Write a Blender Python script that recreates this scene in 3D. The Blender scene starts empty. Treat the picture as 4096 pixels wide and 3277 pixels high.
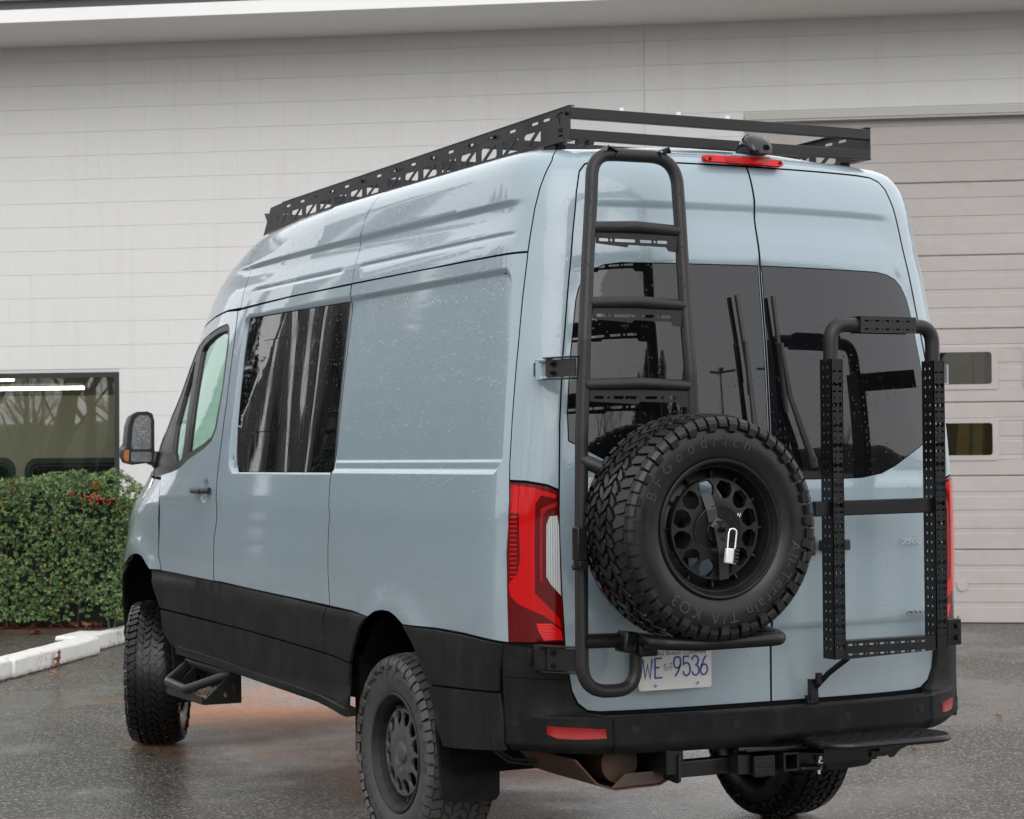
import bpy, bmesh, math, random
import numpy as np
from mathutils import Vector, Matrix
from mathutils.geometry import delaunay_2d_cdt
R = math.radians
random.seed(7)
rng = np.random.default_rng(11)
sc = bpy.context.scene
COL = sc.collection

# ------------------------------------------------------------------ camera
cam_d = bpy.data.cameras.new('camera')
cam = bpy.data.objects.new('camera', cam_d)
COL.objects.link(cam)
sc.camera = cam
_yaw, _pit, _rol = -0.465158994, 0.0219463867, -0.00849793924
_d = Vector((math.cos(_pit)*math.cos(_yaw), math.cos(_pit)*math.sin(_yaw), math.sin(_pit)))
_r = _d.cross(Vector((0, 0, 1))).normalized()
_u = _r.cross(_d)
_r2 = _r*math.cos(_rol)+_u*math.sin(_rol)
_u2 = -_r*math.sin(_rol)+_u*math.cos(_rol)
M = Matrix((( _r2.x, _u2.x, -_d.x, -7.88416617), (_r2.y, _u2.y, -_d.y, 4.39891875), (_r2.z, _u2.z, -_d.z, 1.5911823), (0, 0, 0, 1)))
cam.matrix_world = M
cam_d.sensor_width = 36.0
cam_d.lens = 8472.83/4096*36.0
cam_d.clip_start = 0.1
cam_d.clip_end = 1500
cam_d.dof.use_dof = True
cam_d.dof.focus_distance = 7.7
cam_d.dof.aperture_fstop = 11.0

# ------------------------------------------------------------------ world: overcast sky
world = bpy.data.worlds.new('World')
sc.world = world
world.use_nodes = True
nt = world.node_tree
nt.nodes.clear()
wo = nt.nodes.new('ShaderNodeOutputWorld')
bg = nt.nodes.new('ShaderNodeBackground')
sky = nt.nodes.new('ShaderNodeTexSky')
sky.sky_type = 'NISHITA'
sky.sun_disc = False
sky.sun_elevation = R(34)
sky.sun_rotation = R(285)
sky.air_density = 1.0
sky.dust_density = 6.0
hs = nt.nodes.new('ShaderNodeHueSaturation')
hs.inputs['Saturation'].default_value = 0.25
sclN = nt.nodes.new('ShaderNodeVectorMath'); sclN.operation = 'SCALE'; sclN.inputs['Scale'].default_value = 0.07
tc = nt.nodes.new('ShaderNodeTexCoord')
sep = nt.nodes.new('ShaderNodeSeparateXYZ')
ramp = nt.nodes.new('ShaderNodeValToRGB')
ramp.color_ramp.elements[0].position = 0.0
ramp.color_ramp.elements[0].color = (1.22, 1.235, 1.265, 1)
ramp.color_ramp.elements[1].position = 1.0
ramp.color_ramp.elements[1].color = (1.06, 1.075, 1.11, 1)
cn = nt.nodes.new('ShaderNodeTexNoise'); cn.inputs['Scale'].default_value = 2.2; cn.inputs['Detail'].default_value = 4
mixn = nt.nodes.new('ShaderNodeMix'); mixn.data_type = 'RGBA'; mixn.blend_type = 'MIX'; mixn.inputs['Factor'].default_value = 0.8
mul = nt.nodes.new('ShaderNodeMapRange'); mul.inputs['To Min'].default_value = 0.88; mul.inputs['To Max'].default_value = 1.1
vm = nt.nodes.new('ShaderNodeVectorMath'); vm.operation = 'SCALE'
L = nt.links.new
L(sky.outputs[0], hs.inputs['Color']); L(hs.outputs[0], sclN.inputs[0])
L(tc.outputs['Generated'], sep.inputs[0]); L(sep.outputs['Z'], ramp.inputs[0])
L(tc.outputs['Generated'], cn.inputs['Vector']); L(cn.outputs['Fac'], mul.inputs['Value'])
L(sclN.outputs[0], mixn.inputs['A']); L(ramp.outputs[0], mixn.inputs['B'])
L(mixn.outputs['Result'], vm.inputs[0]); L(mul.outputs[0], vm.inputs['Scale'])
L(vm.outputs[0], bg.inputs['Color']); bg.inputs['Strength'].default_value = 1.0
L(bg.outputs[0], wo.inputs['Surface'])

sun_d = bpy.data.lights.new('sun', 'SUN')
sun_d.energy = 0.5
sun_d.angle = R(50)
sun_d.color = (1.0, 0.985, 0.96)
sun = bpy.data.objects.new('sun', sun_d)
COL.objects.link(sun)
sun.rotation_euler = (R(56), 0, R(-108))

sc.view_settings.view_transform = 'Standard'
sc.view_settings.look = 'None'
sc.view_settings.exposure = 0.60
sc.view_settings.gamma = 1.0
sc.render.engine = 'CYCLES'
sc.cycles.max_bounces = 8
sc.cycles.transparent_max_bounces = 16

# ------------------------------------------------------------------ materials
def mat(name, col=(.5, .5, .5), rough=.5, metal=0., spec=.5, coat=0., coat_r=.05, ior=1.5):
    m = bpy.data.materials.new(name)
    m.use_nodes = True
    b = m.node_tree.nodes['Principled BSDF']
    b.inputs['Base Color'].default_value = (*col, 1)
    b.inputs['Roughness'].default_value = rough
    b.inputs['Metallic'].default_value = metal
    b.inputs['Specular IOR Level'].default_value = spec
    b.inputs['Coat Weight'].default_value = coat
    b.inputs['Coat Roughness'].default_value = coat_r
    b.inputs['IOR'].default_value = ior
    return m
class NB:
    def __init__(s, m): s.m = m; s.t = m.node_tree; s.b = s.t.nodes['Principled BSDF']
    def n(s, ty, **k):
        o = s.t.nodes.new(ty)
        for a, v in k.items():
            if hasattr(o, a): setattr(o, a, v)
            else: o.inputs[a.replace('_', ' ')].default_value = v
        return o
    def l(s, a, b): s.t.links.new(a, b)
    def coord(s, scale=(1, 1, 1), kind='Object'):
        tc = s.n('ShaderNodeTexCoord'); mp = s.n('ShaderNodeMapping'); mp.inputs['Scale'].default_value = scale
        s.l(tc.outputs[kind], mp.inputs['Vector']); return mp.outputs[0]
    def noise(s, co, scale, detail=3, rough=.55, dist=0.):
        o = s.n('ShaderNodeTexNoise'); o.inputs['Scale'].default_value = scale; o.inputs['Detail'].default_value = detail
        o.inputs['Roughness'].default_value = rough; o.inputs['Distortion'].default_value = dist
        s.l(co, o.inputs['Vector']); return o.outputs['Fac']
    def rng(s, f, a, b, c=0., d=1., smooth=False):
        o = s.n('ShaderNodeMapRange')
        if smooth: o.interpolation_type = 'SMOOTHSTEP'
        for k, v in zip(('From Min', 'From Max', 'To Min', 'To Max'), (a, b, c, d)): o.inputs[k].default_value = v
        s.l(f, o.inputs['Value']); return o.outputs[0]
    def math(s, op, a, b=None, c=None):
        o = s.n('ShaderNodeMath'); o.operation = op
        for i, v in enumerate((a, b, c)):
            if v is None: continue
            if isinstance(v, (int, float)): o.inputs[i].default_value = v
            else: s.l(v, o.inputs[i])
        return o.outputs[0]
    def mix(s, f, A, B, blend='MIX'):
        o = s.n('ShaderNodeMix'); o.data_type = 'RGBA'; o.blend_type = blend
        for k, v in (('Factor', f), ('A', A), ('B', B)):
            if isinstance(v, (int, float)): o.inputs[k].default_value = v
            elif isinstance(v, tuple): o.inputs[k].default_value = (*v, 1)
            else: s.l(v, o.inputs[k])
        return o.outputs['Result']
    def bump(s, h, strength=.3, dist=.01, prev=None):
        o = s.n('ShaderNodeBump'); o.inputs['Strength'].default_value = strength; o.inputs['Distance'].default_value = dist
        s.l(h, o.inputs['Height'])
        if prev is not None: s.l(prev, o.inputs['Normal'])
        return o.outputs[0]
    def drops(s, scale, dens=.5, size=.35):
        co = s.coord()
        v = s.n('ShaderNodeTexVoronoi'); v.inputs['Scale'].default_value = scale; v.inputs['Randomness'].default_value = 1
        s.l(co, v.inputs['Vector'])
        sp = s.n('ShaderNodeSeparateColor'); s.l(v.outputs['Color'], sp.inputs[0])
        pres = s.math('LESS_THAN', sp.outputs[0], dens)
        rad = s.math('MULTIPLY', sp.outputs[1], size)
        h = s.math('SUBTRACT', rad, v.outputs['Distance'])
        h = s.math('MAXIMUM', h, 0.)
        h = s.math('POWER', h, .5)
        return s.math('MULTIPLY', h, pres)

def paint_mat():
    m = mat('van_paint', (.268, .345, .390), .33, 0., .5, 1.0, .03)
    k = NB(m)
    co = k.coord((1, 1, 1))
    st = k.coord((9, 9, .9))
    d1 = k.noise(st, 2.0, 5, .6)
    d2 = k.noise(co, 1.4, 4)
    sx = k.n('ShaderNodeSeparateXYZ'); k.l(co, sx.inputs[0])
    low = k.rng(sx.outputs['Z'], 1.5, .85, 0, 1, True)
    streak = k.math('MULTIPLY', k.rng(d1, .5, .56, 0, 1, True), low)
    film = k.math('MULTIPLY', k.rng(d2, .35, .7), low)
    c = k.mix(k.math('MULTIPLY', streak, .12), (.268, .345, .390), (.36, .40, .41))
    c = k.mix(k.math('MULTIPLY', film, .32), c, (.28, .285, .27))
    k.l(c, k.b.inputs['Base Color'])
    k.l(k.rng(film, 0, 1, .035, .11), k.b.inputs['Coat Roughness'])
    h = k.drops(105, .55, .5); h2 = k.drops(52, .25, .42)
    hh = k.math('ADD', h, k.math('MULTIPLY', h2, 2.0))
    k.l(k.bump(hh, .40, .0022), k.b.inputs['Coat Normal'])
    k.l(k.bump(hh, .3, .0015), k.b.inputs['Normal'])
    return m
def black_plastic():
    m = mat('black_plastic', (.006, .006, .0065), .5, 0, .19)
    k = NB(m); co = k.coord()
    n = k.noise(co, 420, 2); n2 = k.noise(co, 2.5, 4)
    dirt = k.noise(co, 7, 6, .65)
    st_ = k.noise(k.coord((5, 5, .7)), 3, 5, .65)
    c = k.mix(k.rng(dirt, .46, .70, 0, .6), (.0055, .0055, .006), (.020, .0185, .016))
    c = k.mix(k.rng(st_, .54, .66, 0, .3), c, (.022, .021, .020))
    k.l(c, k.b.inputs['Base Color'])
    k.l(k.rng(n2, .3, .7, .42, .66), k.b.inputs['Roughness'])
    b = k.bump(n, .35, .0012)
    k.l(k.bump(k.drops(170, .35, .4), .5, .0015, b), k.b.inputs['Normal'])
    return m
def powder(name='black_powdercoat', c0=(.0055, .0055, .006), drops=True, r=.34):
    m = mat(name, c0, r, 0, .36)
    k = NB(m); co = k.coord()
    b = k.bump(k.noise(co, 700, 2), .2, .0006)
    if drops: b = k.bump(k.drops(110, .5, .45), .8, .003, b)
    k.l(b, k.b.inputs['Normal'])
    k.l(k.rng(k.noise(co, 5, 3), .3, .7, r-.08, r+.1), k.b.inputs['Roughness'])
    return m
def rubber(name, c0, dust, dustc, r=.45):
    m = mat(name, c0, r, 0, .38)
    k = NB(m); co = k.coord()
    n = k.noise(co, 9, 5, .6); n2 = k.noise(co, 90, 3)
    c = k.mix(k.rng(n, .35, .7, dust*.5, dust), c0, dustc)
    k.l(c, k.b.inputs['Base Color'])
    k.l(k.bump(n2, .15, .001), k.b.inputs['Normal'])
    k.l(k.rng(n, .3, .7, r-.12, r+.12), k.b.inputs['Roughness'])
    return m
def glass_dark():
    m = mat('privacy_glass', (.005, .005, .006), .012, 0, .5, 0, 0, 1.6)
    k = NB(m)
    co = k.coord((20, 20, 1.5))
    sm = k.noise(co, 2, 4)
    k.l(k.rng(sm, .5, .62, .015, .05), k.b.inputs['Roughness'])
    k.l(k.bump(k.drops(85, .28, .4), .35, .002), k.b.inputs['Normal'])
    return m
def wavy(m, s=1.2, d=.03):
    k = NB(m); pn = k.b.inputs['Normal'].links[0].from_socket if k.b.inputs['Normal'].links else None
    k.l(k.bump(k.noise(k.coord((1, 1, .4)), s, 1), .5, d, pn), k.b.inputs['Normal']); return m
def glass_clear(name, tint=(.72, .86, .80), ior=1.5, drops=True):
    m = bpy.data.materials.new(name); m.use_nodes = True
    t = m.node_tree; t.nodes.clear()
    out = t.nodes.new('ShaderNodeOutputMaterial'); mx = t.nodes.new('ShaderNodeMixShader')
    tr = t.nodes.new('ShaderNodeBsdfTransparent'); gl = t.nodes.new('ShaderNodeBsdfGlossy'); fr = t.nodes.new('ShaderNodeFresnel')
    tr.inputs['Color'].default_value = (*tint, 1); gl.inputs['Roughness'].default_value = .01
    ge = t.nodes.new('ShaderNodeNewGeometry'); mr = t.nodes.new('ShaderNodeMapRange'); mr.inputs['To Min'].default_value = ior; mr.inputs['To Max'].default_value = 1/ior
    t.links.new(ge.outputs['Backfacing'], mr.inputs['Value']); t.links.new(mr.outputs[0], fr.inputs['IOR'])
    t.links.new(fr.outputs[0], mx.inputs[0]); t.links.new(tr.outputs[0], mx.inputs[1]); t.links.new(gl.outputs[0], mx.inputs[2])
    t.links.new(mx.outputs[0], out.inputs[0]); return m
def wall_paint(name='white_block_paint', c0=(.68, .675, .665)):
    m = mat(name, c0, .75, 0, .3)
    k = NB(m); co = k.coord()
    n = k.noise(co, 60, 4, .7); n2 = k.noise(co, .9, 4)
    pits = k.noise(co, 26, 2)
    c = k.mix(k.rng(n2, .3, .7, 0, .35), c0, (c0[0]*.93, c0[1]*.925, c0[2]*.905))
    v = k.n('ShaderNodeTexVoronoi'); v.inputs['Scale'].default_value = 14; k.l(co, v.inputs['Vector'])
    pit = k.rng(v.outputs['Distance'], .045, .02, 0, 1)
    sp = k.n('ShaderNodeSeparateColor'); k.l(v.outputs['Color'], sp.inputs[0])
    pit = k.math('MULTIPLY', pit, k.math('LESS_THAN', sp.outputs[0], .25))
    c = k.mix(k.math('MULTIPLY', pit, .6), c, (.45, .44, .42))
    cr = k.n('ShaderNodeObjectInfo')
    c = k.mix(k.math('MULTIPLY', cr.outputs['Random'], .05), c, (.6, .6, .58))
    k.l(c, k.b.inputs['Base Color'])
    k.l(k.bump(n, .25, .004), k.b.inputs['Normal'])
    return m
def asphalt():
    m = mat('wet_asphalt', (.05, .05, .05), .3, 0, .5)
    k = NB(m); co = k.coord()
    v = k.n('ShaderNodeTexVoronoi'); v.inputs['Scale'].default_value = 85; k.l(co, v.inputs['Vector'])
    sp = k.n('ShaderNodeSeparateColor'); k.l(v.outputs['Color'], sp.inputs[0])
    v2 = k.n('ShaderNodeTexVoronoi'); v2.inputs['Scale'].default_value = 130; k.l(co, v2.inputs['Vector'])
    sp2 = k.n('ShaderNodeSeparateColor'); k.l(v2.outputs['Color'], sp2.inputs[0])
    big = k.noise(co, .55, 5); mid = k.noise(co, 4, 5, .6)
    stone = k.rng(sp.outputs[0], .84, .88, 0, 1)
    stone2 = k.rng(sp2.outputs[0], .62, .72, 0, 1)
    c = k.mix(k.rng(mid, .3, .7), (.012, .0105, .0072), (.024, .0210, .0150))
    c = k.mix(k.math('MULTIPLY', stone2, .65), c, (.125, .108, .080))
    c = k.mix(k.math('MULTIPLY', stone, .8), c, (.30, .275, .225))
    # rusty clay stain washed out under the van
    sx = k.n('ShaderNodeSeparateXYZ'); k.l(co, sx.inputs[0])
    dx = k.math('MULTIPLY', k.math('SUBTRACT', sx.outputs['X'], 3.4), .33)
    dy = k.math('MULTIPLY', k.math('SUBTRACT', sx.outputs['Y'], -.35), .85)
    dd = k.math('SQRT', k.math('ADD', k.math('MULTIPLY', dx, dx), k.math('MULTIPLY', dy, dy)))
    dd = k.math('ADD', dd, k.math('MULTIPLY', k.math('SUBTRACT', k.noise(co, 1.3, 5), .5), 1.5))
    rust = k.rng(dd, 1.15, .35, 0, 1, True)
    rust = k.math('MULTIPLY', rust, k.rng(k.noise(co, 5, 5, .7), .3, .6, .45, 1))
    c = k.mix(k.math('MULTIPLY', rust, .95), c, (.64, .215, .055))
    k.l(c, k.b.inputs['Base Color'])
    wet = k.rng(big, .42, .6, 0, 1, True)
    k.l(k.rng(wet, 0, 1, .62, .40), k.b.inputs['Roughness'])
    # thin water film
    k.l(k.math('MULTIPLY', k.rng(wet, 0, 1, .5, .95), k.rng(rust, 0, 1, 1, .25)), k.b.inputs['Coat Weight'])
    k.l(k.math('ADD', k.rng(mid, .3, .7, .05, .13), k.rng(wet, 0, 1, .10, .0)), k.b.inputs['Coat Roughness'])
    h = k.math('ADD', k.math('MULTIPLY', v.outputs['Distance'], -1.), k.math('MULTIPLY', v2.outputs['Distance'], -.4))
    k.l(k.bump(h, .9, .008), k.b.inputs['Normal'])
    k.l(k.bump(k.math('ADD', h, k.math('MULTIPLY', k.noise(co, 30, 2), 1.5)), .6, .005), k.b.inputs['Coat Normal'])
    return m
def kerb_paint():
    m = mat('white_kerb_paint', (.76, .75, .72), .6, 0, .3)
    k = NB(m); co = k.coord()
    n = k.noise(co, 16, 6, .7); cr = k.n('ShaderNodeTexVoronoi'); cr.feature = 'DISTANCE_TO_EDGE'; cr.inputs['Scale'].default_value = 7
    ds = k.noise(co, 7, 4)
    mx = k.n('ShaderNodeVectorMath'); mx.operation = 'ADD'
    k.l(co, mx.inputs[0]); nn = k.n('ShaderNodeTexNoise'); nn.inputs['Scale'].default_value = 9; k.l(co, nn.inputs['Vector'])
    sc_ = k.n('ShaderNodeVectorMath'); sc_.operation = 'SCALE'; sc_.inputs['Scale'].default_value = .25; k.l(nn.outputs['Color'], sc_.inputs[0]); k.l(sc_.outputs[0], mx.inputs[1])
    k.l(mx.outputs[0], cr.inputs['Vector'])
    crack = k.math('MULTIPLY', k.rng(cr.outputs['Distance'], .022, .004, 0, 1), k.rng(ds, .52, .62, 0, 1))
    sx = k.n('ShaderNodeSeparateXYZ'); k.l(co, sx.inputs[0])
    grime = k.math('MULTIPLY', k.rng(sx.outputs['Z'], .05, .0, 0, 1), k.rng(n, .35, .6, .2, 1))
    c = k.mix(k.rng(n, .4, .75, 0, .35), (.78, .77, .74), (.58, .56, .50))
    c = k.mix(k.math('MULTIPLY', crack, .85), c, (.10, .095, .08))
    c = k.mix(grime, c, (.12, .12, .05))
    k.l(c, k.b.inputs['Base Color'])
    k.l(k.bump(k.math('SUBTRACT', n, k.math('MULTIPLY', crack, .6)), .5, .012), k.b.inputs['Normal'])
    return m
def leaf_mat(name, c1, c2, c3, r=.35):
    m = mat(name, c1, r, 0, .5)
    k = NB(m)
    at = k.n('ShaderNodeAttribute'); at.attribute_name = 'tone'
    rp = k.n('ShaderNodeValToRGB'); k.l(at.outputs['Fac'], rp.inputs[0])
    e = rp.color_ramp.elements; e[0].color = (*c1, 1); e[0].position = 0; e[1].color = (*c2, 1); e[1].position = .93
    x = e.new(.965); x.color = (*c3, 1)
    k.l(rp.outputs[0], k.b.inputs['Base Color'])
    k.b.inputs['Subsurface Weight'].default_value = 0
    return m
def noisy(name, a, b, scale=6, rough=.5, metal=0., bumpd=.002, bs=40, spec=.5):
    m = mat(name, a, rough, metal, spec)
    k = NB(m); co = k.coord()
    k.l(k.mix(k.rng(k.noise(co, scale, 5, .6), .35, .65), a, b), k.b.inputs['Base Color'])
    k.l(k.bump(k.noise(co, bs, 3), .3, bumpd), k.b.inputs['Normal'])
    return m
def emit(name, col, s):
    m = bpy.data.materials.new(name); m.use_nodes = True
    b = m.node_tree.nodes['Principled BSDF']; b.inputs['Base Color'].default_value = (.9, .9, .9, 1)
    b.inputs['Emission Color'].default_value = (*col, 1); b.inputs['Emission Strength'].default_value = s
    return m
def lens_mat(name, c, r=.12, rib=0, axis='u'):
    m = mat(name, c, r, 0, .25, .15, .02)
    k = NB(m)
    if rib:
        co = k.coord()
        w = k.n('ShaderNodeTexWave'); w.wave_type = 'BANDS'; w.bands_direction = 'Z' if axis == 'z' else 'Y'
        w.inputs['Scale'].default_value = rib; k.l(co, w.inputs['Vector'])
        k.l(k.bump(w.outputs['Fac'], .6, .002), k.b.inputs['Normal'])
        k.l(k.mix(w.outputs['Fac'], tuple(x*.62 for x in c), c), k.b.inputs['Base Color'])
    return m

PAINT = paint_mat(); PLAST = black_plastic(); POW = powder(); POWG = powder('grey_powdercoat', (.016, .0155, .0165), True, .36)
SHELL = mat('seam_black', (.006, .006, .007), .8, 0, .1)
GLD = wavy(glass_dark()); REARG = glass_dark(); REARG.name = 'rear_privacy_glass'; GLC = glass_clear('cab_glass', (.70, .80, .76), 1.3); GLW = glass_clear('windscreen_glass', (.62, .92, .80), 1.2)
GLB = glass_clear('building_glass', (.46, .50, .46), 2.4)
RUB = mat('black_rubber', (.018, .018, .019), .5)
TY_SP = rubber('tyre_rubber_wet', (.006, .006, .0065), .35, (.015, .0145, .014), .30)
TY_DU = rubber('tyre_rubber_dusty', (.026, .025, .0245), 1.0, (.070, .067, .064), .55)
TY_FR = rubber('tyre_rubber_tread', (.006, .006, .0065), .15, (.012, .012, .012), .30)
RIM_B = noisy('satin_black_alloy', (.007, .007, .0075), (.013, .013, .013), 14, .36, spec=.3)
RIM_D = noisy('dusty_black_alloy', (.045, .045, .046), (.09, .088, .085), 12, .42, spec=.4)
WALL = wall_paint()
_k = NB(WALL); _pc = _k.b.inputs['Base Color'].links[0].from_socket
_tc = _k.n('ShaderNodeNewGeometry'); _mp = _k.n('ShaderNodeMapping'); _mp.inputs['Scale'].default_value = (3, 3, .22); _k.l(_tc.outputs['Position'], _mp.inputs['Vector'])
_k.l(_k.mix(_k.rng(_k.noise(_mp.outputs[0], 2.0, 6, .65), .50, .74, 0, .22), _pc, (.50, .485, .455)), _k.b.inputs['Base Color'])
WALL2 = WALL; FASC = wall_paint('fascia_paint', (.84, .835, .82)); MORT = mat('painted_joint', (.54, .535, .525), .9)
SOFF = wall_paint('soffit_paint', (.82, .81, .79))
DOORM = wall_paint('greige_door_paint', (.42, .385, .371))
_k = NB(DOORM); _co = _k.coord((1, 1, .35)); _pn = DOORM.node_tree.nodes['Principled BSDF'].inputs['Normal'].links[0].from_socket
_k.l(_k.bump(_k.noise(_k.coord(), 1.6, 3), .6, .05, _pn), _k.b.inputs['Normal'])
_pc = _k.b.inputs['Base Color'].links[0].from_socket
_k.l(_k.mix(_k.rng(_k.noise(_co, 5, 5, .7), .52, .75, 0, .35), _pc, (.33, .30, .28)), _k.b.inputs['Base Color'])
_k.b.inputs['Roughness'].default_value = .45
ASPH = asphalt(); KERB = kerb_paint()
BARK = noisy('bark', (.06, .05, .04), (.11, .095, .08), 20, .8)
REDL = lens_mat('red_lens', (.52, .002, .003), .1)
REDB = lens_mat('red_lens_bright', (.85, .006, .006), .1, 60, 'z')
REDR = lens_mat('red_reflector', (.36, .003, .004), .2, 95)
DRED = lens_mat('dark_red_lens', (.11, .001, .002), .08)
CLRL = lens_mat('clear_lens', (.62, .63, .64), .12, 38)
AMBL = lens_mat('amber_lens', (.55, .20, .05), .2, 60)
STEEL = mat('bright_steel', (.55, .55, .56), .25, 1.0)
CHROME = mat('chrome', (.8, .8, .82), .12, 1.0)
RUST = noisy('rusty_steel', (.13, .045, .022), (.045, .028, .022), 12, .6)
DARKM = noisy('dark_steel', (.005, .005, .0055), (.010, .0095, .009), 10, .33, spec=.4)

# ------------------------------------------------------------------ object helpers
def link(name, me, m=None, parent=None, smooth=True):
    o = bpy.data.objects.new(name, me)
    COL.objects.link(o)
    if m is not None and not me.materials: me.materials.append(m)
    if parent is not None: o.parent = parent
    return o
def thing(name, label, cat, loc=(0, 0, 0), group=None, rz=0):
    o = bpy.data.objects.new(name, None); COL.objects.link(o)
    o.location = loc; o.rotation_euler = (0, 0, rz)
    o['label'] = label; o['category'] = cat
    if group: o['group'] = group
    return o
def tag(o, label=None, cat=None, group=None, kind=None):
    for a, b in (('label', label), ('category', cat), ('group', group), ('kind', kind)):
        if b: o[a] = b
    return o
def mesh(name, V, F, smooth=False, sharp=None):
    me = bpy.data.meshes.new(name)
    me.from_pydata([tuple(map(float, v)) for v in V], [], [tuple(map(int, f)) for f in F])
    me.update()
    if smooth:
        me.polygons.foreach_set('use_smooth', [True]*len(me.polygons))
        if sharp: me.set_sharp_from_angle(angle=R(sharp))
    return me
class MB:
    """collects simple solids into one mesh"""
    def __init__(s): s.V = []; s.F = []
    def add(s, V, F):
        o = len(s.V); s.V += [tuple(v) for v in V]; s.F += [tuple(i+o for i in f) for f in F]; return s
    def box(s, c, size, rot=None):
        cx, cy, cz = c; a, b, d = [x/2 for x in size]
        P = [Vector((x*a, y*b, z*d)) for x in (-1, 1) for y in (-1, 1) for z in (-1, 1)]
        if rot is not None: P = [rot @ p for p in P]
        P = [(p.x+cx, p.y+cy, p.z+cz) for p in P]
        return s.add(P, [(0, 1, 3, 2), (4, 6, 7, 5), (0, 4, 5, 1), (2, 3, 7, 6), (0, 2, 6, 4), (1, 5, 7, 3)])
    def bar(s, p, q, w, h, up=(0, 0, 1)):
        p = Vector(p); q = Vector(q); d = (q-p); Ln = d.length; d.normalize()
        sx = d.cross(Vector(up)).normalized(); uz = sx.cross(d)
        P = []
        for e in (p, q):
            for a, b in ((-1, -1), (1, -1), (1, 1), (-1, 1)): P.append(e+sx*(a*w/2)+uz*(b*h/2))
        return s.add(P, [(0, 3, 2, 1), (4, 5, 6, 7), (0, 1, 5, 4), (1, 2, 6, 5), (2, 3, 7, 6), (3, 0, 4, 7)])
    def tube(s, pts, r, n=14, cap=True):
        pts = [Vector(p) for p in pts]; k = len(pts)
        rr = r if isinstance(r, (list, tuple)) else [r]*k
        t0 = (pts[1]-pts[0]).normalized()
        a = Vector((0, 0, 1)) if abs(t0.z) < .9 else Vector((1, 0, 0))
        x = t0.cross(a).normalized()
        V = []; F = []
        for i in range(k):
            if i == 0: t = pts[1]-pts[0]
            elif i == k-1: t = pts[-1]-pts[-2]
            else: t = (pts[i+1]-pts[i]).normalized()+(pts[i]-pts[i-1]).normalized()
            t.normalize(); x = (x-t*x.dot(t)).normalized(); y = t.cross(x)
            for j in range(n):
                an = 2*math.pi*j/n; V.append(pts[i]+(x*math.cos(an)+y*math.sin(an))*rr[i])
        for i in range(k-1):
            for j in range(n):
                j2 = (j+1) % n; F.append((i*n+j, i*n+j2, (i+1)*n+j2, (i+1)*n+j))
        if cap: F.append(tuple(range(n-1, -1, -1))); F.append(tuple((k-1)*n+j for j in range(n)))
        return s.add(V, F)
    def cyl(s, p, q, r, n=16, r2=None): return s.tube([p, q], [r, r if r2 is None else r2], n)
    def build(s, name, m, parent=None, smooth=True, bev=0, ang=35):
        me = mesh(name, s.V, s.F, smooth, ang)
        o = link(name, me, m, parent)
        if bev:
            b = o.modifiers.new('bevel', 'BEVEL'); b.width = bev; b.segments = 2; b.limit_method = 'ANGLE'; b.angle_limit = R(40)
        return o
def arc(pts, r, n=6):
    """round the corners of a polyline by radius r"""
    P = [Vector(p) for p in pts]; out = [P[0]]
    for i in range(1, len(P)-1):
        a = (P[i-1]-P[i]); b = (P[i+1]-P[i]); la, lb = a.length, b.length; a.normalize(); b.normalize()
        ang = a.angle(b); t = min(r/math.tan(ang/2), la*.49, lb*.49)
        p0 = P[i]+a*t; p1 = P[i]+b*t
        for k in range(n+1):
            u = k/n; out.append((1-u)**2*p0+2*u*(1-u)*P[i]+u*u*p1)
    out.append(P[-1]); return out

# ------------------------------------------------------------------ 2D sheet mesher
def resample(poly, h, closed=True):
    out = []; n = len(poly)
    for i in range(n if closed else n-1):
        a = np.array(poly[i], float); b = np.array(poly[(i+1) % n], float); L_ = np.linalg.norm(b-a)
        k = max(1, int(math.ceil(L_/h)))
        for j in range(k): out.append(a+(b-a)*j/k)
    if not closed: out.append(np.array(poly[-1], float))
    return np.array(out)
def area(p): x, y = p[:, 0], p[:, 1]; return .5*np.sum(x*np.roll(y, -1)-np.roll(x, -1)*y)
def inset(poly, g):
    p = np.array(poly, float)
    if abs(g) < 1e-9: return p
    keep = np.linalg.norm(p-np.roll(p, 1, 0), axis=1) > 1e-6; p = p[keep]
    s = 1 if area(p) > 0 else -1
    e = np.roll(p, -1, 0)-p; e /= np.linalg.norm(e, axis=1)[:, None]
    n = np.stack([-e[:, 1], e[:, 0]], 1)*s
    n0 = np.roll(n, 1, 0); m = n+n0; m /= np.maximum(np.linalg.norm(m, axis=1), .3)[:, None]
    k = np.clip(1/np.maximum(np.sum(m*n, 1), .35), 1, 2.2)
    return p+m*(g*k)[:, None]
def inside(pts, poly):
    x, y = pts[:, 0], pts[:, 1]; r = np.zeros(len(pts), bool); n = len(poly); j = n-1
    for i in range(n):
        xi, yi = poly[i]; xj, yj = poly[j]
        c = ((yi > y) != (yj > y))
        if yi != yj: r ^= c & (x < (xj-xi)*(y-yi)/(yj-yi)+xi)
        j = i
    return r
def bdist(pts, poly):
    d = np.full(len(pts), 1e9); n = len(poly)
    for i in range(n):
        a = poly[i]; b = poly[(i+1) % n]; ab = b-a; t = np.clip(((pts-a)@ab)/max(ab@ab, 1e-12), 0, 1)
        d = np.minimum(d, np.linalg.norm(pts-(a+t[:, None]*ab), axis=1))
    return d
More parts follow.
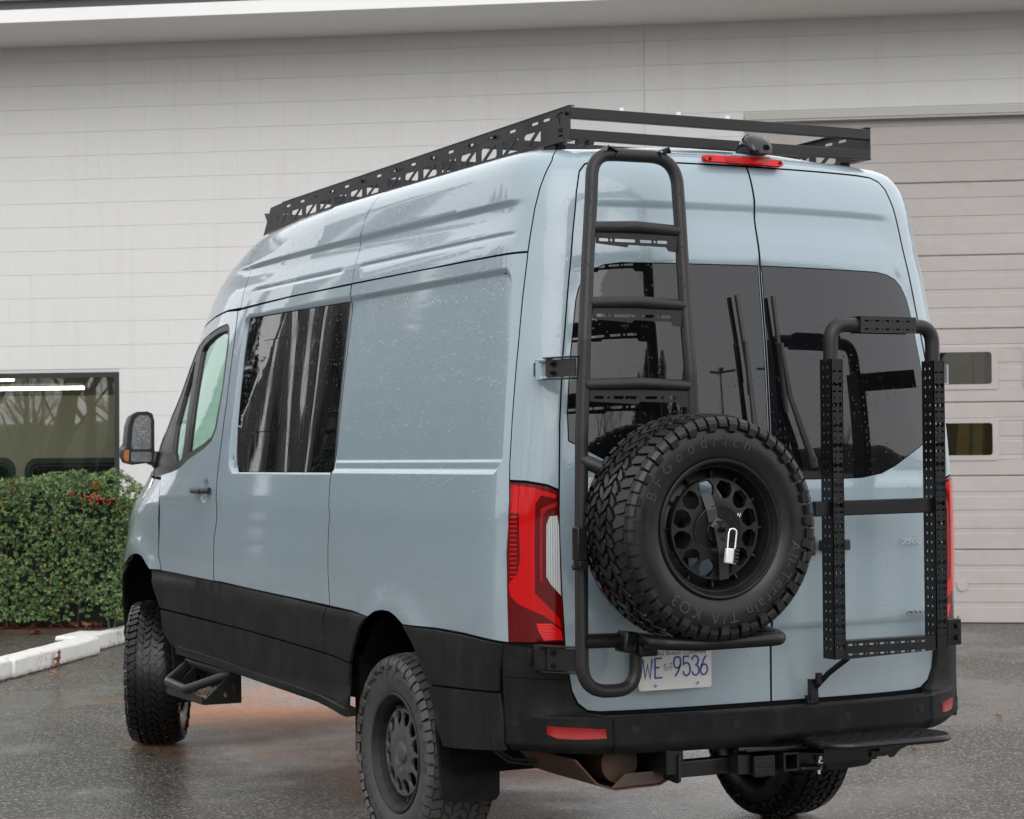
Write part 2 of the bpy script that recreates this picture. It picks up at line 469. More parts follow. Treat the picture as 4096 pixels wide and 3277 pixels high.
def sheet(name, outline, fmap, m, parent=None, holes=(), h=.05, gap=0., thick=.014, dense=None, hd=.012, flip=False, close=False, hb=None):
    """fill a 2-D outline (with holes), map it to 3-D by fmap(u, v, off), with rims going down by thick"""
    hb = hb or h
    O = resample(inset(resample(outline, hb), gap), hb)
    H = [resample(inset(resample(q, hb), -gap), hb) for q in holes]
    lo, hi = O.min(0), O.max(0)
    def grid(st):
        xs = np.arange(lo[0]+st*.37, hi[0], st); ys = np.arange(lo[1]+st*.41, hi[1], st)
        X, Y = np.meshgrid(xs, ys); return np.stack([X.ravel(), Y.ravel()], 1)
    I = grid(h)
    if dense is not None:
        I = I[~dense(I[:, 0], I[:, 1])]; J = grid(hd); J = J[dense(J[:, 0], J[:, 1])]; I = np.vstack([I, J])
    if len(I):
        k = inside(I, O)
        for q in H: k &= ~inside(I, q)
        I = I[k]
    if len(I):
        lim = np.full(len(I), .4*h) if dense is None else np.where(dense(I[:, 0], I[:, 1]), .4*hd, .4*h)
        d = bdist(I, O)
        for q in H: d = np.minimum(d, bdist(I, q))
        I = I[d > lim]
    V = [O]+H; E = []; off = 0
    for q in V:
        n = len(q); E += [(off+i, off+(i+1) % n) for i in range(n)]; off += n
    P = np.vstack(V+([I] if len(I) else []))
    vo, eo, fo, _, _, _ = delaunay_2d_cdt([Vector(p) for p in P], E, [], 0, 1e-7)
    vo = np.array([tuple(v) for v in vo]); fo = np.array([f for f in fo if len(f) == 3])
    c = vo[fo].mean(1); k = inside(c, O)
    for q in H: k &= ~inside(c, q)
    fo = fo[k]
    a = vo[fo]; ar = (a[:, 1, 0]-a[:, 0, 0])*(a[:, 2, 1]-a[:, 0, 1])-(a[:, 2, 0]-a[:, 0, 0])*(a[:, 1, 1]-a[:, 0, 1])
    fo = np.where((ar < 0)[:, None], fo[:, ::-1], fo)
    top = fmap(vo[:, 0], vo[:, 1], 0.)
    e = 1e-3
    tu = fmap(vo[:, 0]+e, vo[:, 1], 0.)-fmap(vo[:, 0]-e, vo[:, 1], 0.); tv = fmap(vo[:, 0], vo[:, 1]+e, 0.)-fmap(vo[:, 0], vo[:, 1]-e, 0.)
    N = np.cross(tu, tv); N /= np.maximum(np.linalg.norm(N, axis=1), 1e-12)[:, None]
    out = fmap(vo[:, 0], vo[:, 1], .001)-top
    s = 1 if np.sum(N*out) > 0 else -1
    N *= s
    if s < 0: fo = fo[:, ::-1]
    # boundary edges
    cnt = {}
    for f in fo:
        for i in range(3):
            cnt[(f[i], f[(i+1) % 3])] = 1
    be = [(a_, b_) for (a_, b_) in cnt if (b_, a_) not in cnt]
    nV = len(vo); VV = list(top); NN = list(N); FF = [tuple(f) for f in fo]
    low = fmap(vo[:, 0], vo[:, 1], -thick)
    for a_, b_ in be:
        dn = N[a_]; t = top[b_]-top[a_]; sd = np.cross(t, dn); L_ = np.linalg.norm(sd)
        sd = sd/L_ if L_ > 0 else dn
        i = len(VV); VV += [top[a_], top[b_], low[b_], low[a_]]; n1 = (sd+dn*.8); n1 /= np.linalg.norm(n1)
        NN += [n1, n1, sd, sd]; FF.append((i+1, i, i+3, i+2))
    if close:
        i = len(VV); VV += list(low); NN += list(-N); FF += [(f[2]+i, f[1]+i, f[0]+i) for f in fo]
    me = bpy.data.meshes.new(name)
    me.from_pydata([tuple(map(float, v)) for v in VV], [], [tuple(map(int, f)) for f in FF]); me.update()
    me.polygons.foreach_set('use_smooth', [True]*len(me.polygons))
    me.normals_split_custom_set_from_vertices([tuple(map(float, n)) for n in NN])
    o = link(name, me, m, parent)
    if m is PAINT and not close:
        me.materials.append(SHELL); nf = len(fo)  # black edge faces stand in for the shade of deep panel gaps
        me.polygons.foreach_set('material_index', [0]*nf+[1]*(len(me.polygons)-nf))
    return o
def rrect(x0, y0, x1, y1, r, n=5):
    o = []
    for cx, cy, a0 in ((x1-r, y1-r, 0), (x0+r, y1-r, 90), (x0+r, y0+r, 180), (x1-r, y0+r, 270)):
        for k in range(n+1):
            a = R(a0+90*k/n); o.append((cx+r*math.cos(a), cy+r*math.sin(a)))
    return o
def circ(cx, cy, r, n=12, ry=None): return [(cx+r*math.cos(2*math.pi*k/n), cy+(ry or r)*math.sin(2*math.pi*k/n)) for k in range(n)]
def plane_map(o, ex, ey, en):
    o, ex, ey, en = [np.array(v, float) for v in (o, ex, ey, en)]
    def f(u, v, off): return o+np.asarray(u)[:, None]*ex+np.asarray(v)[:, None]*ey+off*en
    return f
def text_mesh(txt, size, ext, name='lettering', bevel=0.):
    cu = bpy.data.curves.new('txt', 'FONT'); cu.body = txt; cu.size = size; cu.extrude = ext; cu.bevel_depth = bevel
    cu.align_x = 'CENTER'; cu.resolution_u = 3
    o = bpy.data.objects.new('txt', cu); COL.objects.link(o)
    dg = bpy.context.evaluated_depsgraph_get(); dg.update()
    me = bpy.data.meshes.new_from_object(o.evaluated_get(dg)); bpy.data.objects.remove(o)
    V = np.array([v.co[:] for v in me.vertices]) if len(me.vertices) else np.zeros((0, 3))
    F = [tuple(p.vertices) for p in me.polygons]
    bpy.data.meshes.remove(me); return V, F

# ------------------------------------------------------------------ the building frame (a = along the wall, b = depth into it)
G0 = np.array([7.64128226, -8.33574458]); WD = np.array([-0.56817426, -0.82290826]); WN = np.array([0.82290826, -0.56817426])
WROT = math.atan2(WD[1], WD[0])
def WP(a, b, z=0.): q = G0+WD*a+WN*b; return (float(q[0]), float(q[1]), float(z))
class WB(MB):
    """solids given in wall coordinates"""
    def wbox(s, a0, a1, b0, b1, z0, z1):
        P = [WP(a, b, z) for a in (a0, a1) for b in (b0, b1) for z in (z0, z1)]
        return s.add(P, [(0, 2, 3, 1), (4, 5, 7, 6), (0, 1, 5, 4), (2, 6, 7, 3), (0, 4, 6, 2), (1, 3, 7, 5)])
def wmap(b0):
    def f(u, v, off):
        u = np.asarray(u, float); v = np.asarray(v, float)
        b = b0-off
        return np.stack([G0[0]+WD[0]*u+WN[0]*b, G0[1]+WD[1]*u+WN[1]*b, v], -1)
    return f

# ---- ground
me = mesh('ground', [(-150, -150, 0), (150, -150, 0), (150, 150, 0), (-150, 150, 0)], [(0, 1, 2, 3)])
gr = tag(link('ground', me, ASPH), kind='structure'); gr['label'] = 'wet coarse asphalt forecourt with a rusty stain'

# ---- building
AL, AR = -12.6, 9.0        # wall ends
bld = thing('workshop_building', 'white painted block workshop with overhanging eave and greige roller door', 'building', WP(-3, 0, 0))
def bpart(o):
    o.parent = bld; o.matrix_parent_inverse = Matrix.Translation(bld.location).inverted(); return o
bld.rotation_euler = (0, 0, 0)
WIN = (-11.4, -8.345, .75, 2.448); DOOR = (-2.224, 1.95, 0., 4.80)
ZT = 5.67
core = WB()
core.wbox(AL, WIN[0], .006, .2, 0, ZT); core.wbox(WIN[0], WIN[1], .006, .2, 0, WIN[2]); core.wbox(WIN[0], WIN[1], .006, .2, WIN[3], ZT)
core.wbox(WIN[1], DOOR[0], .006, .2, 0, ZT); core.wbox(DOOR[0], DOOR[1], .006, .2, DOOR[3], ZT); core.wbox(DOOR[1], AR, .006, .2, 0, ZT)
bpart(core.build('wall_core', MORT, smooth=False))
side_wall = WB(); side_wall.wbox(AL, AL+.2, .2, 10, 0, ZT); side_wall.wbox(AR-.2, AR, .2, 10, 0, ZT)
bpart(side_wall.build('return_wall', WALL, smooth=False))
CH, CL = 4.580-4.347, .466
CH = .2335; CL = .467
Z0 = 4.116-17*CH
def block_mesh(w, hgt):
    b = .0018; V = []
    # front face with a small chamfer, body 8 mm deep
    x0, x1, z0, z1 = -w/2, w/2, -hgt/2, hgt/2
    c = .0007
    V = [(x0+c, 0, z0+c), (x1-c, 0, z0+c), (x1-c, 0, z1-c), (x0+c, 0, z1-c), (x0, c, z0), (x1, c, z0), (x1, c, z1), (x0, c, z1), (x0, .02, z0), (x1, .02, z0), (x1, .02, z1), (x0, .02, z1)]
    F = [(0, 1, 2, 3), (4, 5, 1, 0), (5, 6, 2, 1), (6, 7, 3, 2), (7, 4, 0, 3), (8, 9, 5, 4), (9, 10, 6, 5), (10, 11, 7, 6), (11, 8, 4, 7)]
    return V, F
bw, bh = CL-.0003, CH-.0020
Vb, Fb = block_mesh(bw, bh)
blk = mesh('block', Vb, Fb); blk.materials.append(WALL)
cands = []
rows = range(-1, 26)
JOINT = -3.166
for r_ in rows:
    z = Z0+(r_+.5)*CH
    if z-CH/2 < -.05 or z > ZT-.02: continue
    offs = (CL/2 if r_ % 2 else 0)
    k = math.floor((AL-(-8.54+offs))/CL)
    a = -8.54+offs+k*CL
    while a < AR:
        a0, a1 = max(a, AL), min(a+CL, AR); z0, z1 = z-bh/2, min(z+bh/2, ZT)
        segs = [(a0, a1)]
        for (o0, o1, p0, p1) in (WIN, DOOR):
            if z1 > p0 and z0 < p1:
                if z0 > p0-.3 or True:
                    ns = []
                    for s0, s1 in segs:
                        zz = (z0+z1)/2
                        if p0 < zz < p1:
                            if s1 <= o0 or s0 >= o1: ns.append((s0, s1))
                            else:
                                if s0 < o0: ns.append((s0, o0))
                                if s1 > o1: ns.append((o1, s1))
                        else: ns.append((s0, s1))
                    segs = ns
        ns = []
        for s0, s1 in segs:      # movement joint
            if s0 < JOINT < s1: ns += [(s0, JOINT-.004), (JOINT+.004, s1)]
            else: ns.append((s0, s1))
        for s0, s1 in ns:
            if s1-s0 > .03: cands.append((s0, s1, z0, z1))
        a += CL
def vis(c):
    a = (c[0]+c[1])/2; z = (c[2]+c[3])/2
    s = 0
    if -9.7 < a < .4 and 1.4 < z: s = 2
    if -6.9 < a < -.2 and z < 3.9: s = -1         # behind the van
    if -7.4 < a < -6.2 and z < 2.9: s = -1
    return s, -abs(z-3.2)-abs(a+5)*.1
cands.sort(key=vis, reverse=True)
rest = WB()
for i, (a0, a1, z0, z1) in enumerate(cands):
    full = abs((a1-a0)-CL) < .02
    jit = rng.normal(0, .0003)
    if i < 300:
        o = bpy.data.objects.new('block', blk); COL.objects.link(o)
        o.location = WP((a0+a1)/2, jit, (z0+z1)/2); o.rotation_euler = (0, 0, WROT+math.pi)
        # mesh front faces -y local -> towards the yard
        o.rotation_euler = (0, 0, WROT)
        o.scale = ((a1-a0-.0003)/bw if not full else 1, 1, (z1-z0)/bh)
        bpart(o)
    else:
        w = a1-a0-.0004; V, F = block_mesh(w, z1-z0)
        c = WP((a0+a1)/2, jit, (z0+z1)/2)
        rest.add([(c[0]+WD[0]*x+WN[0]*y, c[1]+WD[1]*x+WN[1]*y, c[2]+z) for x, y, z in V], F)
o = bpart(rest.build('blockwork', WALL, smooth=False)); o['kind'] = 'stuff'
# eave: soffit, fascia, gutter
w = WB(); w.wbox(AL-.8, AR, -1.15, 10, ZT, ZT+.03); bpart(w.build('soffit', SOFF, smooth=False))
w = WB(); w.wbox(AL-.8, AR, -1.19, -1.15, ZT-.004, ZT+.118); bpart(w.build('fascia', FASC, smooth=False, bev=.004))
w = WB(); w.wbox(AL-.8, AR, -1.155, -1.10, ZT+.12, ZT+.205); bpart(w.build('flashing', mat('dark_flashing', (.075, .075, .082), .5), smooth=False))
w = WB(); w.wbox(AL-.8, AR, -1.23, -1.05, ZT+.207, ZT+.33); bpart(w.build('gutter', mat('white_gutter', (.75, .75, .74), .4), smooth=False, bev=.01))
w = WB(); w.wbox(AL-.8, AR, -1.05, 10, ZT+.30, ZT+.36); bpart(w.build('roof', mat('grey_roof', (.2, .2, .2), .8), smooth=False))
# left window
fr = WB(); t = .05
fr.wbox(WIN[0], WIN[1], -.004, .10, WIN[3]-t, WIN[3]); fr.wbox(WIN[0], WIN[1], -.004, .10, WIN[2], WIN[2]+t)
fr.wbox(WIN[0], WIN[0]+t, -.003, .10, WIN[2]+t, WIN[3]-t); fr.wbox(WIN[1]-t, WIN[1], -.003, .10, WIN[2]+t, WIN[3]-t)
win = bpart(fr.build('window', mat('black_frame', (.02, .02, .022), .45), smooth=False))
o = link('pane', mesh('pane', [WP(WIN[0]+t, .03, WIN[2]+t), WP(WIN[1]-t, .03, WIN[2]+t), WP(WIN[1]-t, .03, WIN[3]-t), WP(WIN[0]+t, .03, WIN[3]-t)], [(0, 1, 2, 3)]), GLB)
o.parent = win
sill = WB(); sill.wbox(WIN[0]-.02, WIN[1]+.02, -.03, -.002, WIN[2]-.06, WIN[2]-.002); o = sill.build('sill', WALL, smooth=False); o.parent = win
# room interior
INW = mat('interior_wall', (.30, .27, .20), .8); INF = mat('interior_floor', (.2, .19, .17), .6)
w = WB(); w.wbox(AL+.2, -7.2, 4.4, 4.5, 0, 3.2); w.wbox(-7.3, -7.2, .2, 4.4, 0, 3.2); w.wbox(AL+.2, -7.2, .2, 4.4, 3.2, 3.3)
w.wbox(-4.2, -4.1, .2, 5.4, 0, 5.2); w.wbox(-4.1, 3.5, 5.3, 5.4, 0, 5.2); w.wbox(3.4, 3.5, .2, 5.3, 0, 5.2); w.wbox(-4.1, 3.4, .2, 5.3, 5.15, 5.2)
bpart(w.build('room_wall', INW, smooth=False))
w = WB(); w.wbox(AL+.2, 3.5, .2, 5.3, .002, .02); bpart(w.build('room_floor', INF, smooth=False))
TUBE = emit('lamp_tube', (1, .97, .88), 9.0)
for a0, a1, b, z in ((-12.2, -7.5, .42, 2.95), (-13, -9.407, 2.0, 2.366), (-13, -10.2, 2.0, 2.467), (-3.4, 2.6, 3.0, 4.7), (-3.4, 2.6, 1.5, 4.7)):  # first tube is an added, unseen light that brightens the tan van side
    a0 = max(a0, AL+.3)
    t_ = thing('strip_light', {2.366: 'long fluorescent strip light seen low through the left window', 2.467: 'shorter fluorescent strip light highest behind the left window', 2.95: 'unseen strip light added above the left window to brighten the tan van'}.get(z, 'fluorescent strip light hanging behind the roller door') , 'lamp', WP((a0+a1)/2, b, z), 'strip lights inside the workshop')
    m_ = MB(); q0 = Vector(WP(a0, b, z))-t_.location; q1 = Vector(WP(a1, b, z))-t_.location
    m_.cyl(q0, q1, .018, 10); m_.build('tube', TUBE, t_)
    m_ = MB(); m_.bar(q0+Vector((0, 0, .035)), q1+Vector((0, 0, .035)), .08, .03); m_.build('housing', mat('lamp_housing', (.7, .7, .68), .5), t_, False)
# van parked inside, seen through the window
TAN = noisy('tan_van_paint', (.60, .54, .40), (.64, .58, .45), 3, .35)
iv = thing('parked_van', 'tan van side with two dark rounded windows inside the left workshop window', 'van', WP(-10, 1.3, 0))
m_ = MB()
def iq(a, b, z): return Vector(WP(a, b, z))-iv.location
sheet_map_iv = (lambda b0: (lambda u, v, off: wmap(b0)(u, v, off)-np.array(iv.location)))
IG = mat('dark_teal_glass', (.012, .018, .018), .03, 0, .8); IFR = mat('teal_window_rubber', (.055, .085, .085), .4)
wins = [rrect(-9.655, .9, -7.9, 1.61, .13, 6), rrect(-11.6, .9, -9.755, 1.62, .13, 6)]
sheet('body_side', [(-12.2, .25), (-7.6, .25), (-7.6, 2.25), (-12.2, 2.25)], sheet_map_iv(.9), TAN, iv, holes=wins, h=.4, hb=.1, thick=.03)
for q in wins:
    g_ = sheet('window', q, sheet_map_iv(.915), IG, iv, h=.4, hb=.06, thick=.01)
    s_ = sheet('window_seal', q, sheet_map_iv(.885), IFR, g_, holes=[list(map(tuple, inset(np.array(q), .055)))], h=.4, hb=.06, thick=.03)
    s2 = sheet('window_trim', [tuple(p) for p in inset(np.array(q), .07)], sheet_map_iv(.895), IFR, g_, holes=[[tuple(p) for p in inset(np.array(q), .085)]], h=.4, hb=.06, thick=.01)
m_.add([iq(-12.2, .93, .25), iq(-7.6, .93, .25), iq(-7.6, .93, 2.25), iq(-12.2, .93, 2.25), iq(-12.2, 2.9, .25), iq(-7.6, 2.9, .25), iq(-7.6, 2.9, 2.25), iq(-12.2, 2.9, 2.25)],
       [(3, 2, 6, 7), (4, 7, 6, 5), (0, 4, 5, 1), (0, 3, 7, 4), (1, 5, 6, 2)]); m_.build('body_shell', TAN, iv, False)
m_ = MB()
for a in (-11.4, -8.4): m_.cyl(iq(a, .92, .33), iq(a, 1.2, .33), .33, 24)
m_.build('wheels_hidden', RUB, iv).name = 'wheel'
# roller door
gd = bpart(WB().wbox(DOOR[0]-.0, DOOR[1], .02, .05, DOOR[3]+.002, DOOR[3]+.012).build('garage_door', DOORM, smooth=False))
def gpart(o): o.parent = gd; return o
DGL = glass_clear('door_glass', (.55, .58, .50), 1.55)
prof = []
SH = .6855
def door_profile(k):
    z0 = k*SH+.002; z1 = (k+1)*SH-.002; P = [(z0, .020), (z0, .008), (z0+.008, .0)]
    for j in range(1, 4):
        zc = z0+j*SH/4
        P += [(zc-.026, 0), (zc-.021, .005), (zc+.021, .005), (zc+.026, 0)]
    P += [(z1-.012, 0), (z1-.004, .010), (z1, .020)]
    return P
DW = [(-.62, .035), (-1.62, -.965)]
for k in range(7):
    P = door_profile(k); V = []; F = []
    spans = [(DOOR[0], DOOR[1])]
    if k in (2, 3):
        zc = (2.372 if k == 3 else 1.711); w0, w1 = zc-.185, zc+.185
        PP = []
        cuts = [(-1.66, -.915), (-.665, .08), (.33, 1.075)]
        zz = [p[0] for p in P]
        # full-width strips above and below the windows, and mullions between
        def strip(P_, a0, a1):
            i = len(V)
            for z, b in P_: V.append(WP(a0, .10+b, z)); V.append(WP(a1, .10+b, z))
            for j in range(len(P_)-1): F.append((i+2*j, i+2*j+1, i+2*j+3, i+2*j+2))
        lowp = [p for p in P if p[0] < w0]+[(w0, 0.)]; hip = [(w1, 0.)]+[p for p in P if p[0] > w1]
        midp = [(w0, 0.)]+[p for p in P if w0 < p[0] < w1]+[(w1, 0.)]
        strip(lowp, *spans[0]); strip(hip, *spans[0])
        e = DOOR[0]
        for c0, c1 in cuts: strip(midp, e, c0); e = c1
        strip(midp, e, DOOR[1])
        me = mesh('door_section', V, F); sec = gpart(link('door_section', me, DOORM))
        for c0, c1 in cuts:
            o = gpart(sheet('window_frame', rrect(c0-.012, w0-.012, c1+.012, w1+.012, .035), wmap(.09), DOORM, None, holes=[rrect(c0+.048, w0+.035, c1-.048, w1-.035, .028)], h=.2, hb=.03, thick=.014))
            o2 = gpart(sheet('pane', rrect(c0+.04, w0+.03, c1-.04, w1-.03, .02), wmap(.103), DGL, None, h=.3, hb=.1, thick=.004))
    else:
        for z, b in P: V.append(WP(DOOR[0], .10+b, z)); V.append(WP(DOOR[1], .10+b, z))
        for j in range(len(P)-1): F.append((2*j, 2*j+1, 2*j+3, 2*j+2))
        gpart(link('door_section', mesh('door_section', V, F), DOORM))
o = gpart(sheet('vent_cap', circ(-.262, .349, .048, 20), wmap(.085), DOORM, None, h=.1, hb=.03, thick=.02))
w = WB(); w.wbox(DOOR[0], DOOR[1], .10, .14, -.0, .012); gpart(w.build('rubber_seal', RUB, smooth=False))
w = WB(); w.wbox(DOOR[0]+.001, DOOR[1], .0, .1, 4.715, 4.7985); w.wbox(DOOR[0]+.001, DOOR[1], -.012, .0, 4.735, 4.776); bpart(w.build('door_head_trim', wall_paint('grey_trim', (.50, .49, .46)), smooth=False))
w = WB(); w.wbox(DOOR[0]-.0, DOOR[0]+.012, .0, .1, 0, 4.71); bpart(w.build('door_jamb', DOORM, smooth=False))
# timber stacked inside behind the door panes
WOOD = noisy('raw_timber', (.50, .30, .10), (.60, .44, .20), 5, .6); WOOD2 = noisy('green_timber', (.16, .20, .13), (.28, .30, .20), 5, .6); WOOD3 = noisy('dark_timber', (.16, .09, .03), (.24, .15, .06), 5, .6)
tb = thing('timber_stack', 'pale timber boards leaning upright behind the roller door windows', 'timber', WP(-.4, 1.2, 0))
for i in range(22):
    a = -1.9+i*.115+rng.uniform(-.03, .03); q = [Vector(WP(a, 1.0, 0))-tb.location, Vector(WP(a+rng.uniform(.0, .22), 1.5, 2.9))-tb.location]
    m_ = MB(); m_.bar(q[0], q[1], rng.uniform(.05, .13), .03, (WN[0], WN[1], 0)); m_.build('board', [WOOD, WOOD3, WOOD, WOOD2][i % 4], tb, False)

# ---- kerb
def kerb_block(a0, a1, b0, b1, label, z=.145):
    w = WB(); w.wbox(a0, a1, b0, b1, 0, z)
    o = w.build('kerb', KERB, bev=.018); tag(o, label, 'kerb', 'white kerb blocks along the planting bed')
    bm = bmesh.new(); bm.from_mesh(o.data); bmesh.ops.subdivide_edges(bm, edges=[e for e in bm.edges if e.calc_length() > .4], cuts=6)
    for v in bm.verts: v.co += Vector((rng.normal(0, .0025), rng.normal(0, .0025), rng.normal(0, .0025) if v.co.z > .05 else 0))
    bm.to_mesh(o.data); bm.free()
kerb_block(-7.61, -7.42, -7.1, -5.22, 'nearest white painted kerb block, cut by the left edge of the photo')
kerb_block(-7.605, -7.405, -5.212, -3.315, 'long cracked white kerb block with an oak leaf leaning on its face')
kerb_block(-7.80, -7.52, -3.31, -1.6, 'white kerb block set back beside the hedge, nearest the van tyre')
# raised bed surface behind the kerb
me = mesh('path', [WP(-16, -7.1, .115), WP(-7.60, -7.1, .115), WP(-7.60, -.05, .115), WP(-16, -.05, .115)], [(0, 1, 2, 3)])
tag(link('path', me, ASPH), kind='structure')
w = WB(); w.wbox(-16, -7.6, -2.75, -.02, .116, .15)
tag(w.build('planting_bed', noisy('damp_soil', (.035, .022, .015), (.09, .04, .022), 14, .8, 0, .02, 20), smooth=False), kind='structure')

# ---- hedge
HEDGE_A0, HEDGE_A1, HB0, HB1, HZ0, HZ1 = -11.2, -7.33, -2.72, -1.75, .22, 1.44
hd = thing('hedge', 'clipped green cotoneaster hedge with red berries behind the white kerb', 'hedge', WP(-9, -2.2, .12))
hl = np.array(hd.location)
def hsurf(n):
    """random points on / inside the clipped hedge body, with outward direction"""
    P = []; N = []
    while len(P) < n:
        f = rng.random()
        a = rng.uniform(HEDGE_A0, HEDGE_A1); b = rng.uniform(HB0, HB1); z = rng.uniform(HZ0, HZ1); dp = abs(rng.normal(0, .06))
        if f < .62: b = HB0+dp; nn = (0, -1, .35)
        elif f < .88: z = HZ1-dp; nn = (0, -.35, 1)
        elif f < .96: a = HEDGE_A1-dp; nn = (1, -.3, .3)
        else: nn = (rng.normal(), rng.normal(), rng.normal())
        # lumpy clip line, open hollows near the foot
        lump = .08*math.sin(a*3.1)+.05*math.sin(a*7.3+z*5)+.045*math.sin(z*9+a*4)
        if nn[1] == -1: b += lump*.8
        if nn[2] == 1: z += .05*math.sin(a*2.3)+.03*math.sin(a*8.1+b*6)-max(0, a+7.75)*.55
        if z > HZ1-.03-max(0, a+7.75)*.55+.05: 
            if nn[2] != 1: continue
        hol = math.sin(a*4.4+1.0)*math.sin(z*6.1+a*2)
        if nn[1] == -1 and hol > .55 and z < 1.25 and rng.random() < .8: b += .25
        if z < .42 and math.sin(a*2.6+.6) > .1 and rng.random() < .75: continue
        P.append((a, b, z)); N.append(nn)
    return np.array(P), np.array(N, float)
P, N = hsurf(12500)
Vl = []; Fl = []; tone = []
for (a, b, z), nn in zip(P, N):
    base = np.array(WP(a, b, z))-hl
    up = np.array([WD[0]*nn[0]+WN[0]*nn[1], WD[1]*nn[0]+WN[1]*nn[1], nn[2]])+rng.normal(0, .45, 3); up /= np.linalg.norm(up)
    s1 = np.cross(up, rng.normal(0, 1, 3)); s1 /= np.linalg.norm(s1); s2 = np.cross(up, s1)
    k = rng.integers(4, 7); tn = rng.random(); ph = rng.random()*6
    for j in range(k):
        an = ph+j*6.283/k+rng.normal(0, .2); d = s1*math.cos(an)+s2*math.sin(an); d = d+up*rng.uniform(.1, .9); d /= np.linalg.norm(d)
        Ln = rng.uniform(.015, .034); wd = Ln*rng.uniform(.20, .28); sd = np.cross(d, up); sd /= max(np.linalg.norm(sd), 1e-6)
        fold = np.cross(sd, d)*(Ln*.10)
        i = len(Vl)
        Vl += [base+d*.002, base+d*Ln*.35+sd*wd+fold, base+d*Ln*.78+sd*wd*.75+fold, base+d*Ln, base+d*Ln*.78-sd*wd*.75+fold, base+d*Ln*.35-sd*wd+fold, base+d*Ln*.55]
        Fl += [(i, i+1, i+6), (i+1, i+2, i+6), (i+2, i+3, i+6), (i+3, i+4, i+6), (i+4, i+5, i+6), (i+5, i, i+6)]
        tv = min(.93, max(0, tn**1.4*.75+rng.random()*.2)) if rng.random() > .012 else 1.0
        tone += [tv]*7
me = mesh('foliage', Vl, Fl, True)
at = me.attributes.new('tone', 'FLOAT', 'POINT'); at.data.foreach_set('value', tone)
o = link('foliage', me, leaf_mat('hedge_leaf', (.026, .062, .014), (.135, .225, .060), (.55, .24, .03), .32), hd); o['kind'] = 'stuff'
m_ = MB()
for i in range(110):
    a = rng.uniform(HEDGE_A0, HEDGE_A1-.05); b = rng.uniform(HB0+.15, HB1); p = np.array(WP(a, b, .12))-hl
    pts = [p]; 
    q = p.copy(); dr = np.array([rng.normal(0, .25), rng.normal(0, .25), 1.]); 
    for j in range(5):
        q = q+dr*rng.uniform(.17, .25)*np.array([1, 1, 1]); dr = dr+rng.normal(0, .18, 3)*np.array([1, 1, .2]); pts.append(q.copy())
    m_.tube(pts, [.009, .008, .006, .005, .004, .003], 5)
o = m_.build('stems', BARK, hd); o.name = 'stem'; o['kind'] = 'stuff'
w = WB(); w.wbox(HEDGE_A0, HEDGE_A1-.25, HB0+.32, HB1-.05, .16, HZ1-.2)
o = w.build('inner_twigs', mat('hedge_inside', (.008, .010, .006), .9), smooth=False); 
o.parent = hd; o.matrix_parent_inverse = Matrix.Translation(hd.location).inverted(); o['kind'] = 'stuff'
m_ = MB()
ico = bmesh.new(); bmesh.ops.create_icosphere(ico, subdivisions=1, radius=1); icoV = [v.co.copy() for v in ico.verts]; icoF = [tuple(v.index for v in f.verts) for f in ico.faces]; ico.free()
for (ca, cb, cz, n_, sp) in ((-7.66, HB0-.02, 1.27, 24, .05), (-7.55, HB0-.02, 1.24, 12, .045), (-8.37, HB0+.0, 1.38, 8, .03), (-8.46, HB0, 1.37, 5, .02), (-7.72, HB0-.01, 1.22, 4, .05), (-8.6, HB0, 1.33, 4, .03)):
    for i in range(n_):
        c = np.array(WP(ca+rng.normal(0, sp), cb+rng.normal(0, .02), cz+rng.normal(0, sp*.7)))-hl; rr = rng.uniform(.006, .0085)
        m_.add([(c[0]+v.x*rr, c[1]+v.y*rr, c[2]+v.z*rr) for v in icoV], icoF)
o = m_.build('berries', mat('red_berry', (.55, .02, .01), .3, 0, .6), hd); o.name = 'berry'; o['kind'] = 'stuff'

# ---- fallen oak leaves
OAKM = [noisy('oak_leaf_brown', (.20, .065, .022), (.10, .03, .014), 60, .5), noisy('oak_leaf_orange', (.42, .13, .03), (.25, .07, .02), 60, .5), noisy('oak_leaf_tan', (.30, .17, .08), (.2, .1, .04), 60, .5)]
def oak(size, seed, thin=1.):
    rg = random.Random(seed); half = [(0, .0), (.05, .06), (.16, .10), (.22, .30), (.28, .12), (.42, .16), (.50, .42), (.58, .15), (.70, .13), (.80, .28), (.86, .09), (1.0, .0)]
    L_ = [(x, y*(1+rg.uniform(-.25, .25))*thin) for x, y in half]; Rr = [(x, -y*(1+rg.uniform(-.25, .25))*thin) for x, y in half]
    V = []; F = []
    cup = rg.uniform(-.5, .5)
    for x, y in L_: V.append((x*size, y*size, size*(abs(y)*cup+.08*math.sin(x*5+seed))))
    for x, y in Rr: V.append((x*size, y*size, size*(abs(y)*cup*.8+.08*math.sin(x*5+seed))))
    n = len(half); c = len(V)
    for x, _ in half: V.append((x*size, 0, size*.08*math.sin(x*5+seed)))
    for i in range(n-1): F.append((c+i, c+i+1, i+1, i)); F.append((n+i, n+i+1, c+i+1, c+i))
    me = mesh('fallen_leaf', V, F, True); return me
def put_leaf(a, b, z, size, mi, label, rx=0, ry=0, rz=0, thin=1., group='fallen oak leaves and leaf scraps'):
    o = link('fallen_leaf', oak(size, int(abs(a*31+b*17)*10)), OAKM[mi])
    zmin = 0
    o.rotation_euler = (rx, ry, rz); mt = o.rotation_euler.to_matrix()
    zmin = min((mt @ v.co).z for v in o.data.vertices)
    o.location = WP(a, b, z-zmin+.002); tag(o, label, 'leaf', group)
put_leaf(-7.34, -4.42, 0, .15, 0, 'upright brown oak leaf leaning against the long kerb block', R(10), R(-80), R(40))
